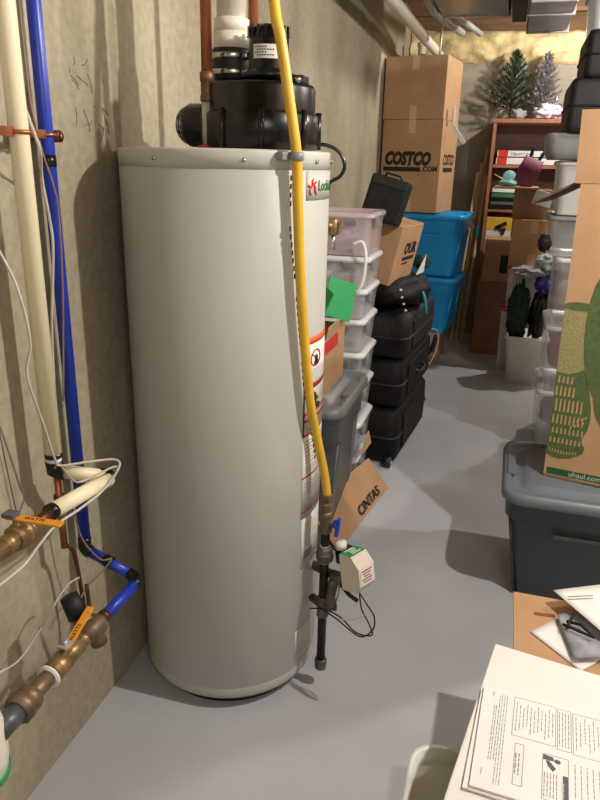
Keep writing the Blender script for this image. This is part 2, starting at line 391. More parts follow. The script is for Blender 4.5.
w4 = patch(-24, -3, .10, .20, PAPER2, 'energy_sticker')
tx = MB()
for k in range(8): tline(tx, -22, -6, .19-k*.01)
tx.build('printed_text', PRINT, w4)
# --- blower on top
def Z_(z): return 1.5+z
bl = (-.585, 1.63)
bz = MB(); bz.lathe([(.13, 1.500), (.135, 1.503), (.135, 1.575), (.130, 1.580), (.127, 1.582), (.127, 1.632), (.122, 1.640), (.06, 1.647), (.05, 1.650)], 48, (bl[0], bl[1], 0))
bz.box((bl[0]-.09, bl[1]+.035, 1.54), (.14, .12, .075), bev=.01)
blower = bz.build('blower_housing', BLK, heater)
for a in (20, 110, 200, 250, 290, 335):
    MB().cyl((bl[0]+.136*cos(radians(a)), bl[1]+.136*sin(radians(a)), 1.503), (bl[0]+.136*cos(radians(a)), bl[1]+.136*sin(radians(a)), 1.585), .007, 10).build('housing_screw_post', BLK, blower)
MB().box((bl[0]+.08, bl[1]-.02, 1.648), (.07, .05, .02), bev=.005).build('junction_cap', BLK, blower)
MB().cyl((bl[0]+.105, bl[1]-.055, 1.64), (bl[0]+.105, bl[1]-.055, 1.652), .008, 10).build('cap_screw', STEEL, blower)
mx_, my_ = -.556, 1.60
MB().lathe([(.062, 1.65), (.062, 1.66), (.050, 1.665), (.045, 1.67), (.045, 1.738), (.043, 1.741), (.043, 1.750), (.030, 1.758), (.01, 1.759)], 32, (mx_, my_, 0)).build('blower_motor', BLK, heater)
vm = MB()
for k in range(18):
    a = 2*pi*k/18; vm.box((mx_+.0445*cos(a), my_+.0445*sin(a), 1.744), (.006, .006, .022), rot=(0, 0, a))
vm.build('motor_vent_fins', BLK, heater)
b = MB(); V = []; F = []
for i in range(9):
    a = radians(-118+i*9.5); V += [(mx_+.0457*cos(a), my_+.0457*sin(a), 1.688), (mx_+.0457*cos(a), my_+.0457*sin(a), 1.716)]
for i in range(8): F.append((2*i, 2*i+2, 2*i+3, 2*i+1))
b._add(V, F, None, True); ms = b.build('motor_label', PAPER, heater)
b = MB()
for k in range(4):
    a0 = radians(-112+(k % 2)*6); z = 1.711-k*.0055
    for q in range(5+k % 2*2):
        a = a0+q*.13; b._add([(mx_+0.0461*cos(a), my_+0.0461*sin(a), z-.0012), (mx_+0.0461*cos(a+.09), my_+0.0461*sin(a+.09), z-.0012), (mx_+0.0461*cos(a+.09), my_+0.0461*sin(a+.09), z+.0012), (mx_+0.0461*cos(a), my_+0.0461*sin(a), z+.0012)], [(0, 1, 2, 3)])
b.build('printed_text', INK, ms)
# air intake lying to the left, with a mesh dome
ix0, ix1, iy, iz = -.77, -.66, 1.638, 1.554
MB().tube([(ix0, iy, iz), (ix0+.004, iy, iz), (ix0+.03, iy, iz), (ix1, iy, iz)], [.048, .0495, .0495, .0495], 32).build('air_intake', BLK, heater)
b = MB()
for k in range(1, 6):
    r_ = .044*cos(k*pi/12); b.tube([(ix0-.034*sin(k*pi/12), iy+r_*cos(2*pi*j/28), iz+r_*sin(2*pi*j/28)) for j in range(29)], .0011, 5)
for j in range(20):
    a = 2*pi*j/20; b.tube([(ix0-.034*sin(q*pi/12), iy+.044*cos(q*pi/12)*cos(a), iz+.044*cos(q*pi/12)*sin(a)) for q in range(0, 7)], .0011, 5)
b.build('intake_screen', STEEL, heater)
b = MB(); b.tube([(ix0-.001-.031*sin(q*pi/12), iy, iz) for q in range(0, 7)], [max(.003, .042*cos(q*pi/12)) for q in range(0, 7)], 24); b.build('intake_filter', mat('mesh_metal', (120, 112, 98), .5, .5, var=.3, scale=400), heater)
# outlet elbow and rubber coupling
ex, ey = -.661, 1.64
MB().tube([(bl[0]-.06, bl[1], 1.585), (ex+.02, ey, 1.59), (ex, ey, 1.615), (ex, ey, 1.655)], .04, 24, smooth_path=5).build('outlet_elbow', BLK, heater)
MB().lathe([(.045, 1.652), (.047, 1.655), (.047, 1.715), (.045, 1.718)], 32, (ex, ey, 0)).build('rubber_coupling', RUB, heater)
for z in (1.668, 1.702):
    MB().lathe([(.0485, z-.006), (.0495, z-.004), (.0495, z+.004), (.0485, z+.006)], 32, (ex, ey, 0)).build('hose_clamp', STEEL, heater)
    MB().box((ex+.048, ey-.02, z), (.016, .02, .012), rot=(0, 0, .6), bev=.002).build('clamp_screw', STEEL, heater)
vp = thing('vent_pipe', 'thick white plastic vent pipe rising from the black rubber coupling', 'pipe', (ex, ey, 1.71))
MB().cyl((ex, ey, 1.7185), (ex, ey, 1.752), .044, 32, r2=.043).build('reducer_collar', PVC, vp)
MB().lathe([(.041, 1.752), (.041, 1.78), (.036, 1.782)], 32, (ex, ey, 0)).build('pipe_socket', PVC, vp)
MB().cyl((ex, ey, 1.78), (ex, ey, 2.59), .034, 32).build('pipe', PVC, vp)
# cold copper line
cx_, cy_ = -.686, 1.552
t = thing('copper_pipe', 'vertical copper pipe with galvanized nipple in front of white vent pipe', 'pipe', (cx_, cy_, 1.5))
MB().cyl((cx_, cy_, 1.503), (cx_, cy_, 1.605), .0135).build('galvanized_nipple', GALV, t)
MB().lathe([(.024, 1.500), (.024, 1.506), (.014, 1.509)], 20, (cx_, cy_, 0)).build('red_gasket', RED, t)
MB().lathe([(.0155, 1.600), (.0165, 1.604), (.0165, 1.612), (.0145, 1.614), (.0145, 1.64), (.0165, 1.642), (.0165, 1.66), (.013, 1.662)], 24, (cx_, cy_, 0)).build('adapter', SOLD, t)
MB().cyl((cx_, cy_, 1.66), (cx_, cy_, 2.59), .0125).build('pipe', COPPER, t)
o = MB().cyl((-.66, 1.78, 1.505), (-.66, 1.78, 2.59), .0125).build('copper_pipe', COPPER); tag(o, 'copper pipe rising behind and right of the white vent pipe', 'pipe')
# power cable loop at the rim
MB().tube([(-.48, 1.68, 1.515), (-.44, 1.69, 1.515), (-.41, 1.70, 1.50), (-.395, 1.70, 1.47), (-.405, 1.70, 1.445), (-.43, 1.70, 1.43), (-.434, 1.70, 1.41)], .0045, 10, smooth_path=6).build('power_cable', BLK, heater)
# relief valve on the right flank
rv = MB(); rv.cyl((-.46, 1.75, 1.32), (-.43, 1.765, 1.32), .011); rv.lathe([(.011, 1.298), (.013, 1.302), (.013, 1.334), (.008, 1.340)], 16, (-.433, 1.765, 0)); rv.cyl((-.433, 1.765, 1.315), (-.413, 1.77, 1.322), .007)
v_ = rv.build('relief_valve', BRASS, heater); MB().box((-.416, 1.765, 1.318), (.005, .012, .036), rot=(0, .15, 0), bev=.002).build('valve_lever', BRASS, v_)
MB().cyl((-.433, 1.765, 1.299), (-.433, 1.765, 1.26), .006).build('discharge_stub', STEEL, v_)

# ================================================================== gas line
gx, gy = -.383, 1.6
t = thing('gas_hose', 'yellow corrugated gas hose hanging down the front of the grey heater', 'hose', (gx, gy, .63))
P = [(gx, gy, .632), (-.392, 1.6, .69), hp(-15.5, .80, .287), hp(-22.5, .92, .284), hp(-30, 1.17, .283), hp(-33.5, 1.38, .283), hp(-35, 1.49, .284), (-.471, 1.50, 1.58), (-.495, 1.50, 1.714), (-.515, 1.51, 1.80), (-.55, 1.56, 2.1), (-.6, 1.62, 2.59)]
MB().tube(P, .0118, 18, smooth_path=8).build('jacket', YEL, t)
# black print along the hose
b = MB()
for k in range(40):
    z = .74+k*.018
    if k % 9 > 6: continue
    az = -15.5-(z-.8)*58 if z < .92 else -22.5-(z-.92)*29; az = max(az, -34.5)
    c_ = hp(az, z, .2835+(.0045 if z < .95 else 0)); b.box((c_.x-.0115, c_.y-.006, z), (.0025, .004, .011))
b.build('printed_text', INK, t)
# clamp holding it on the rim
b = MB(); c_ = hp(-35, 1.487, .284)
b.lathe([(.0135, -.009), (.0165, -.008), (.0165, .008), (.0135, .009)], 20, (c_.x, c_.y, 1.487)); d = hp(-39, 1.487, .268); b.box((d.x, d.y, 1.487), (.036, .022, .017), rot=(0, 0, radians(62)), bev=.003)
tag(b.build('pipe_clamp', GRYP), 'grey plastic clamp holding the yellow hose at the heater rim', 'clamp')
t = thing('gas_pipe', 'vertical black iron gas pipe with union, tee and cap beside heater', 'pipe', (gx, gy, .06))
def hexn(mb, a, b_, r): mb.tube([a, b_], r, 6)
b = MB(); b.lathe([(.0135, .612), (.017, .614), (.017, .632), (.013, .634)], 6, (gx, gy, 0), smooth=False); b.lathe([(.016, .585), (.018, .588), (.018, .606), (.014, .612)], 8, (gx, gy, 0), smooth=False)
b.build('hose_fitting', BRASSD, t)
b = MB(); b.lathe([(.013, .515), (.017, .518), (.019, .53), (.017, .545), (.0165, .56), (.019, .572), (.016, .585)], 16, (gx, gy, 0)); b.cyl((gx, gy, .55), (gx+.03, gy-.008, .552), .009)
gv = b.build('gas_cock', BRASSD, t)
b = MB(); b.cyl((gx+.026, gy-.008, .552), (gx+.036, gy-.011, .552), .012); b.box((gx+.036, gy-.012, .545), (.011, .018, .055), rot=(0, .1, 0), bev=.004); b.build('blue_handle', mat('blue_handle', (16, 74, 190), .35), gv)
b = MB(); b.cyl((gx, gy, .075), (gx, gy, .52), .0125); b.build('pipe', BIRON, t)
b = MB(); b.lathe([(.018, .425), (.024, .43), (.0255, .445), (.0255, .452), (.024, .455), (.020, .468), (.016, .472)], 8, (gx, gy, 0), smooth=False); b.build('union', IRON, t)
b = MB(); b.lathe([(.016, .245), (.018, .248), (.0165, .256), (.0165, .30), (.018, .306), (.015, .31)], 18, (gx, gy, 0)); b.cyl((gx, gy, .278), (gx+.035, gy+.015, .278), .0155, 16, r2=.018); b.cyl((gx, gy, .278), (gx-.04, gy+.03, .278), .0125)
b.build('tee', IRON, t)
b = MB(); b.lathe([(.010, .058), (.0165, .062), (.018, .082), (.018, .092), (.015, .094)], 16, (gx, gy, 0)); b.build('cap', IRON, t)
for z in (.30, .42, .47): MB().lathe([(.0135, z), (.0155, z+.003), (.0135, z+.008)], 16, (gx, gy, 0)).build('thread_ring', STEEL, t)
# gas control of the heater
gc = thing('gas_control_valve', 'off-white gas control box with green label on the heater front', 'valve', (-.30, 1.60, .42))
Mg = Matrix.Translation((-.288, 1.585, .425)) @ Matrix.Rotation(radians(-28), 4, 'Z') @ Matrix.Rotation(radians(-10), 4, 'Y')
b = MB(); poly = [(-.030, -.052), (.018, -.052), (.036, -.030), (.036, .022), (.012, .052), (-.030, .052)]
Mp = Mg @ wmat((0, .032, 0), (1, 0, 0), (0, 0, 1)); b.prism(poly, .064, Mp)
b.build('control_case', BEIGE, gc)
b = MB(); b.box((-.010, 0, .0535), (.038, .060, .0015), M=Mg); lab = b.build('top_label', SAGE, gc)
b = MB()
for k in range(4): b.box((-.022+k*.008, (k % 2)*.004, .0546), (.0035, .036-(k % 3)*.008, .0006), M=Mg)
b.build('printed_text', PAPER, lab)
b = MB(); b.box((.0365, 0, -.004), (.0012, .052, .046), M=Mg); lab = b.build('side_label', PAPER, gc)
b = MB()
for k in range(5): b.box((.0374, -.002*(k % 2), .012-k*.008), (.0006, .040-(k % 3)*.008, .003), M=Mg)
b.build('printed_text', REDD, lab)
MB().box((-.045, .01, .03), (.04, .045, .045), bev=.004, M=Mg).build('igniter_block', BLK, gc)
MB().cyl(Mg @ Vector((-.05, .0, .052)), Mg @ Vector((-.05, 0, .072)), .016).build('knob', PAPER, gc)
b = MB(); b.tube([(-.44, 1.66, .37), (-.40, 1.64, .37), (-.345, 1.61, .375)], .013, 14); b.tube([(-.35, 1.605, .39), (-.36, 1.60, .33), (-.365, 1.6, .285)], .015, 14, smooth_path=4); b.cyl((-.36, 1.60, .385), (-.30, 1.59, .385), .016); b.build('gas_inlet', IRON, gc)
b = MB(); b.tube([(-.33, 1.585, .37), (-.30, 1.565, .355), (-.275, 1.56, .345)], .006, 8); b.build('cable_sleeve', BLK, gc)
b = MB(); b.tube([(-.275, 1.57, .375), (-.262, 1.55, .33), (-.235, 1.53, .30), (-.225, 1.52, .275), (-.27, 1.53, .265), (-.32, 1.56, .28), (-.37, 1.575, .285), (-.42, 1.60, .26)], .0022, 7, smooth_path=6)
b.tube([(-.28, 1.57, .375), (-.25, 1.55, .35), (-.225, 1.54, .32), (-.225, 1.53, .285), (-.26, 1.53, .255), (-.33, 1.56, .272), (-.38, 1.58, .282)], .0022, 7, smooth_path=6); b.build('black_wires', BLK, gc)
MB().tube([(-.33, 1.56, .275), (-.30, 1.55, .285), (-.26, 1.54, .31), (-.25, 1.545, .325)], .0016, 6, smooth_path=5).build('grey_wire', WIRE, gc)
MB().tube([(-.345, 1.60, .30), (-.335, 1.58, .34), (-.335, 1.59, .38)], .003, 8, smooth_path=4).build('pilot_tube', STEEL, gc)

# ================================================================== pipes on the left wall
t = thing('blue_pipe', 'bright blue water pipe running down the wall and bending out to valve', 'pipe', (-.925, 1.28, .5))
MB().tube([(-.925, 1.28, 2.59), (-.925, 1.28, .575)], .0145, 18).build('riser', BLUEP, t)
MB().tube([(-.925, 1.28, .578), (-.922, 1.275, .553), (-.905, 1.272, .543)], .0165, 14, smooth_path=3).build('elbow', BLK, t)
MB().tube([(-.905, 1.272, .545), (-.785, 1.262, .508)], .0135, 18).build('branch', BLUEP, t)
MB().tube([(-.795, 1.263, .511), (-.770, 1.257, .504), (-.765, 1.232, .503)], .0155, 14, smooth_path=3).build('elbow', BLK, t)
MB().tube([(-.765, 1.235, .503), (-.765, 1.10, .506)], .0135, 18).build('valve_run', BLUEP, t)
MB().cyl((-.925, 1.28, 1.455), (-.925, 1.28, 1.478), .0155).build('black_band', BLK, t)
MB().tube([(-.862, 1.266, .535), (-.84, 1.262, .53)], .0155, 14).build('joint_band', BLK, t)
lx, lz = -.765, .507
t = thing('ball_valve', 'tarnished brass valve assembly with yellow lever on the lower wall pipe', 'valve', (lx, 1.0, lz))
def ycyl(mb, y0, y1, r, seg=20, r2=None, x=lx, z=lz): mb.cyl((x, y0, z), (x, y1, z), r, seg, r2)
b = MB(); ycyl(b, 1.17, 1.155, .017); ycyl(b, 1.155, 1.145, .013); b.build('copper_stub', COPD, t)
b = MB(); b.tube([(lx, 1.15, lz), (lx, 1.135, lz), (lx, 1.10, lz), (lx, 1.08, lz)], [.018, .028, .028, .018], 20); b.cyl((lx, 1.118, lz), (lx-.045, 1.118, lz+.03), .022, 16); b.cyl((lx, 1.118, lz), (lx+.01, 1.12, lz-.045), .02, 16)
vb = b.build('mixing_body', BRASSD, t)
b = MB(); b.cyl((lx-.04, 1.118, lz+.025), (lx-.062, 1.118, lz+.075), .026, 20, r2=.022); b.build('black_cap', BLKM, vb)
b = MB(); ycyl(b, 1.085, 1.055, .015); ycyl(b, 1.075, 1.062, .021, 6); b.build('brass_coupling', BRASS, t)
b = MB(); ycyl(b, 1.055, 1.0, .022, 8); ycyl(b, 1.0, .955, .025, 24); ycyl(b, .955, .94, .019); b.cyl((lx, 1.01, lz), (lx, 1.01, lz+.035), .012); b.build('valve_body', BRASS, t)
b = MB(); b.box((lx+.002, 1.055, lz+.044), (.02, .105, .004), rot=(.35, 0, .0), bev=.0015); b.box((lx+.002, 1.103, lz+.062), (.018, .018, .005), rot=(.35, 0, 0), bev=.002); hd = b.build('lever', ORANGE, t)
b = MB(); b.box((lx, 1.008, lz+.036), (.024, .03, .004), bev=.001); b.cyl((lx, 1.008, lz+.034), (lx, 1.008, lz+.045), .007, 6); b.build('lever_nut', GALV, t)
Ml = wmat((lx+.007, 1.022, lz+.0346), (0, .94, .343), (-1, 0, 0)); text('WATTS', .0135, Ml, INK, 'printed_text', hd, ext=.0003)
b = MB(); ycyl(b, .945, .94, .028, 24); b.build('white_ring', PAPER, t)
b = MB(); ycyl(b, .94, .87, .019); b.build('bronze_pipe', BRASSD, t)
b = MB(); ycyl(b, .885, .862, .030, 8); ycyl(b, .862, .838, .033, 8); b.build('union_nut', BRASSD, t)
b = MB(); ycyl(b, .84, .78, .023); b.build('grey_pipe', mat('grey_pipe', (88, 94, 94), .4, .3), t)
t.location = (lx, .955, lz); t.scale = (.9, .9, .9)
# the white filter housing at the left edge
t = thing('filter_housing', 'white rounded filter canister with green rim at the left edge', 'canister', (-.805, .775, .405))
MB().lathe([(.01, .405), (.035, .408), (.05, .425), (.055, .46), (.055, .52), (.045, .56), (.01, .57)], 32, (-.80, .735, 0)).build('canister', PVC, t)
MB().lathe([(.046, .413), (.053, .418), (.055, .430), (.05, .434)], 32, (-.80, .735, 0)).build('green_band', SAGE, t)
# white insulated line
wx, wy = -.89, 1.15
t = thing('white_pipe', 'cream insulated pipe running down wall and bending out above yellow lever', 'pipe', (wx, wy, .8))
MB().cyl((wx, wy, 2.59), (wx, wy, .865), .0185, 24).build('riser', INSUL, t)
MB().cyl((wx, wy, .868), (wx, wy, .858), .0192, 24).build('black_band', BLK, t)
MB().cyl((wx, wy, .858), (wx, wy, .846), .0165, 24).build('white_tape', PAPER, t)
MB().tube([(wx, wy, .848), (wx, wy, .828), (wx+.006, wy+.008, .82), (wx+.014, wy+.012, .82)], .019, 18).build('elbow', BLK, t)
MB().tube([(wx+.012, wy+.012, .820), (-.81, 1.213, .795)], .0155, 20).build('branch', INSUL, t)
MB().tube([(-.82, 1.209, .797), (-.806, 1.222, .792), (-.799, 1.208, .791)], .0175, 14, smooth_path=3).build('elbow', BLK, t)
MB().tube([(-.799, 1.213, .790), (-.80, 1.012, .812)], .0165, 24).build('valve_run', INSUL, t)
MB().tube([(-.80, 1.016, .812), (-.80, 1.004, .812)], .0175, 24).build('black_band', BLK, t)
ux, uz = -.80, .812
t = thing('ball_valve', 'brass ball valve with yellow lever on the upper cream pipe', 'valve', (ux, .93, uz))
b = MB(); ycyl(b, 1.005, .955, .0115, x=ux, z=uz); b.build('copper_stub', COPD, t)
b = MB(); ycyl(b, .96, .945, .0185, x=ux, z=uz); ycyl(b, .945, .90, .0245, 24, x=ux, z=uz); ycyl(b, .935, .93, .0258, 24, x=ux, z=uz); ycyl(b, .918, .913, .0258, 24, x=ux, z=uz); ycyl(b, .90, .87, .019, 8, x=ux, z=uz); ycyl(b, .87, .50, .0165, x=ux, z=uz); b.cyl((ux, .915, uz), (ux, .915, uz+.036), .010); b.build('valve_body', BRASS, t)
b = MB(); b.box((ux-.012, .912, uz+.043), (.026, .022, .008), bev=.002); b.build('lever_nut', TOTEG, t)
b = MB(); b.box((ux+.034, .916, uz+.037), (.115, .019, .0045), rot=(0, 0, .05), bev=.0018); hd = b.build('lever', ORANGE, t)
Ml = wmat((ux+.015, .911, uz+.0395), (1, .05, 0), (-.05, 1, 0)); text('WATTS', .0125, Ml, INK, 'printed_text', hd, ext=.0003)
# copper tail below the elbow, and copper line behind
t = thing('copper_pipe', 'short dark copper pipe with tee below the cream pipe elbow', 'pipe', (-.905, 1.17, .7))
b = MB(); b.cyl((-.90, 1.168, .815), (-.90, 1.168, .62), .008); b.build('pipe', COPPER, t)
b = MB(); b.cyl((-.90, 1.168, .755), (-.90, 1.168, .715), .0125); b.cyl((-.90, 1.168, .735), (-.875, 1.19, .745), .0105); b.build('tee', COPD, t)
b = MB(); b.tube([(-.895, 1.175, .62), (-.89, 1.19, .58), (-.885, 1.2, .42), (-.85, 1.17, .40), (-.83, 1.14, .55)], .005, 10, smooth_path=4); b.build('tail', COPD, t)
t = thing('pipe_bracket', 'copper strap bracket clamping the wall pipes at upper left', 'bracket', (WX, 1.2, 1.52))
b = MB(); b.box((-.905, 1.21, 1.517), (.004, .26, .017), rot=(0, 0, .22), bev=.001)
b.tube([(wx+.0205*cos(a), wy+.0205*sin(a), 1.517) for a in [radians(q) for q in range(-120, 121, 15)]], .004, 6)
b.tube([(-.925+.0165*cos(a), 1.28+.0165*sin(a), 1.517) for a in [radians(q) for q in range(-120, 121, 20)]], .004, 6)
b.build('strap', COPPER, t)
for y, x in ((1.095, -.915), (1.205, -.915), (1.31, -.925)):
    MB().cyl((x-.03, y, 1.515), (x+.012, y, 1.515), .012, 14).build('bracket_foot', COPD, t)
    MB().cyl((x+.012, y, 1.515), (x+.017, y, 1.515), .006, 8).build('screw', COPPER, t)
# wires
def wire(label, pts, r, m_):
    o = MB().tube(pts, r, 7, smooth_path=7).build('wire', m_); tag(o, label, 'wire'); return o
wire('grey white cable hanging straight down between the cream and blue pipes', [(-.89, 1.17, 2.5), (-.886, 1.17, 1.736), (-.892, 1.17, 1.657), (-.893, 1.17, 1.59), (-.873, 1.17, 1.521), (-.87, 1.18, 1.486), (-.912, 1.235, 1.43), (-.908, 1.24, 1.36), (-.906, 1.24, 1.29), (-.929, 1.24, 1.117), (-.939, 1.24, .953), (-.943, 1.24, .855)], .0032, WIRE)
wire('thin brown cable hanging along the left side of the blue pipe', [(-.92, 1.235, 2.5), (-.925, 1.235, 1.7), (-.92, 1.245, 1.52), (-.905, 1.26, 1.42), (-.902, 1.265, 1.36), (-.905, 1.258, 1.2), (-.925, 1.25, .95)], .0022, WIREB)
wire('white cable looped around the bend of the cream pipe', [(-.92, 1.06, 1.36), (-.88, 1.08, 1.25), (-.861, 1.08, 1.139), (-.877, 1.08, 1.066), (-.875, 1.11, .95), (-.872, 1.13, .865), (-.868, 1.14, .845), (-.83, 1.19, .838), (-.785, 1.225, .835), (-.772, 1.215, .82), (-.78, 1.16, .79), (-.785, 1.08, .785), (-.785, 1.0, .79), (-.775, .93, .785), (-.77, .88, .775), (-.77, .80, .775)], .0028, WIRE)
wire('second white strand running over the cream pipe to its elbow', [(-.872, 1.15, .84), (-.855, 1.135, .838), (-.80, 1.10, .835), (-.785, 1.15, .832), (-.778, 1.20, .828), (-.785, 1.235, .812), (-.80, 1.235, .80)], .0024, WIRE)
wire('thin pinkish cable dropping from the cream pipe to the blue elbow', [(-.89, 1.175, .80), (-.89, 1.2, .70), (-.88, 1.21, .62), (-.85, 1.23, .56), (-.835, 1.255, .55), (-.845, 1.23, .53), (-.87, 1.20, .50), (-.88, 1.17, .47)], .002, WIREB)
wire('pinkish white cable sagging across the wall above the lower valve', [(-.84, 1.13, .575), (-.86, 1.10, .56), (-.875, 1.02, .50), (-.875, .95, .48), (-.875, .88, .50), (-.875, .80, .52)], .0022, WIRE)
wire('thin white cable hanging at far left edge below the upper valve', [(-.87, .86, .74), (-.865, .90, .66), (-.87, .89, .58), (-.87, .87, .50), (-.87, .82, .40)], .0024, WIRE)
wire('thin dark line hanging on the bare wall at far left', [(-.95, 1.10, 1.25), (-.95, 1.06, 1.1), (-.95, 1.07, .9), (-.95, 1.09, .70)], .0014, GREYINK)

# ================================================================== totes and boxes
def tote(name, label, c, wd, dp, hz, mb_, ml_, rim=.025, lid=True, taper=.86, r=.05, group=None, rot=0, ribs=True, cat='storage tote', lidh=.035):
    t = thing(name, label, cat, c, (0, 0, rot), group)
    b = MB(); w0, d0 = wd-2*rim, dp-2*rim; hb = hz-lidh if lid else hz
    b.loft([rrect(w0*taper, d0*taper, r*.7, 0), rrect(w0*taper+.01, d0*taper+.01, r, .01), rrect(w0*(taper+.75*(1-taper)), d0*(taper+.75*(1-taper)), r, hb*.78), rrect(w0+.008, d0+.008, r, hb*.80), rrect(w0+.012, d0+.012, r, hb*.985), rrect(w0+.03, d0+.03, r, hb)])
    body = b.build('tub', mb_, t, world=False)
    if ribs:
        for s_ in (-1, 1):
            rb = MB(); rb.box((0, s_*(d0*taper/2+d0*(1-taper)*.42), hb*.70), (w0*.5, .012, .014), bev=.004)
            rb.build('handle_ridge', mb_, body, world=False)
        for s_ in (-1, 1):
            for q in (-.28, .28):
                rb = MB(); rb.loft([rrect(.012, .05, .004, 0.01, c=(s_*(w0*taper/2), q*dp)), rrect(.012, .05, .004, hb*.76, c=(s_*(w0*(taper+.75*(1-taper))/2), q*dp))])
                rb.build('side_rib', mb_, body, world=False)
    if lid:
        b = MB(); b.loft([rrect(wd-.012, dp-.012, r, hb-.012), rrect(wd, dp, r*1.1, hb-.008), rrect(wd, dp, r*1.1, hb+.012), rrect(wd-.016, dp-.016, r, hb+lidh*.8), rrect(wd-.05, dp-.05, r, hb+lidh*.82), rrect(wd-.07, dp-.07, r, hb+lidh*.45), rrect(wd-.14, dp-.14, r*.8, hb+lidh*.45), rrect(wd-.16, dp-.16, r*.8, hb+lidh)])
        ld = b.build('lid', ml_, t, world=False)
        for s_ in (-1, 1):
            MB().box((s_*(wd/2-.03), 0, hb+lidh*.85), (.028, dp*.34, .012), bev=.005).build('lid_grip', ml_, ld, world=False)
    return t
def carton(name, label, c, dims, rot=(0, 0, 0), m_=CARD, tape=True, cat='box', group=None, seam=True):
    t = thing(name, label, cat, c, rot, group); x, y, z = dims
    MB().box((0, 0, z/2), (x, y, z), bev=.004).build('carton_body', m_, t, world=False)
    if seam:
        b = MB(); b.box((0, 0, z+.0006), (x*.99, .003, .0014)); b.build('flap_seam', CARDE, t, world=False)
    if tape:
        b = MB(); b.box((0, 0, z+.0012), (.05, y+.003, .0012)); b.box((0, -y/2-.0012, z-.045), (.05, .0012, .0912)); b.build('tape', TAPE, t, world=False); MB().box((0, -y/2-.0012, .045), (.05, .0012, .09)).build('tape', TAPE, t, world=False)
    return t
# --- blue tote stack with two shipping cartons
carton('cardboard_box', 'flat cardboard box on the floor under the blue totes', (-.66, 5.50, 0), (.50, .50, .24), tape=False)
tote('storage_tote', 'lower bright blue storage tote, directly above the flat cardboard box', (-.60, 5.45, .2405), .62, .48, .44, TOTEB, TOTEB, taper=.84, r=.07, rot=radians(-7))
tote('storage_tote', 'upper bright blue storage tote with large carton on its lid', (-.585, 5.44, .682), .64, .49, .46, TOTEB, TOTEB, taper=.84, r=.07, rot=radians(-7))
big = carton('cardboard_box', 'large brown carton printed with wholesale store name, on the blue tote', (-.690, 5.405, 1.143), (.44, .42, .63), (0, 0, radians(-10)))
Mt = lambda o, p, xd, yd: world_of(o) @ wmat(p, xd, yd)
text('COSTCO', .118, Mt(big, (-.195, -.2112, .33), (1, 0, 0), (0, 0, 1)), INK, 'printed_text', big, xs=.70, shear=.2, offset=.008)
b = MB(); b.box((-.06, -.2112, .297), (.28, .001, .030)); b.build('printed_bar', INK, big, world=False)
text('.COM', .048, Mt(big, (.088, -.2112, .285), (1, 0, 0), (0, 0, 1)), INK, 'printed_text', big, xs=.95, offset=.002)
text('COSTCO', .105, Mt(big, (.2212, -.14, .33), (0, 1, 0), (0, 0, 1)), INK, 'printed_text', big, xs=.66, shear=.25, offset=.003)
b = MB(); b.box((.2212, .0, .297), (.001, .24, .030)); b.build('printed_bar', INK, big, world=False)
carton('cardboard_box', 'plain brown carton on top of the large printed carton', (-.695, 5.405, 1.7735), (.44, .44, .405), (0, 0, radians(-9)), seam=False)
t = thing('tag', 'small white paper tag dangling from the top carton edge', 'tag', (-.42, 5.4, 1.8))
MB().box((-.452, 5.25, 1.81), (.02, .03, .10), rot=(.1, 0, .2), bev=.004).build('hook', PAPER, t); MB().box((-.405, 5.25, 1.68), (.028, .006, .15), rot=(0, -.65, 0), bev=.003).build('tag_strip', PAPER, t)
# --- long pale wood strips leaning by the shelf
for i, (xa, xb, z, dx) in enumerate(((-.30, -.235, 1.62, 0), (-.33, -.262, 1.50, .0), (-.365, -.29, 1.42, .0), (-.28, -.215, 1.40, 0))):
    b = MB(); b.tube([(xa, 6.10-i*.035, .01), (xb, 6.22-i*.035, z)], .017, 4); o = b.build('wood_strip', BAMBOO)
    tag(o, ['tallest pale wood strip leaning beside the bookshelf', 'second pale wood strip leaning, just left of the tallest', 'leftmost pale wood strip leaning beside bookshelf', 'short pale wood strip leaning closest to the bookshelf side'][i], 'wood strip', 'wood strips leaning by the bookshelf')
o = MB().box((-.24, 6.05, .95), (.018, .01, .10), rot=(0, .05, 0), bev=.003).build('blue_tag', TEAL); tag(o, 'blue tag fastened on the leaning wood strips', 'tag')
# --- bookshelf
t = thing('bookshelf', 'tall brown wooden bookshelf against the far wall', 'bookshelf', (.22, 6.2, 0))
x0, x1, y0, y1 = -.20, .64, 6.02, 6.40
for x in (x0+.0125, x1-.0125): MB().box((x, (y0+y1)/2, .9), (.025, y1-y0, 1.80), bev=.002).build('side_panel', WOOD, t)
MB().box(((x0+x1)/2, y0+.19, 1.815), (x1-x0+.02, .39, .03), bev=.003).build('top_panel', WOOD, t)
MB().box(((x0+x1)/2, y1-.006, .9), (x1-x0-.05, .01, 1.8)).build('back_panel', WOODD, t)
for z in (.06, .42, .78, 1.13, 1.475): MB().box(((x0+x1)/2, (y0+y1)/2, z), (x1-x0-.052, y1-y0-.03, .025), bev=.002).build('shelf', WOOD, t)
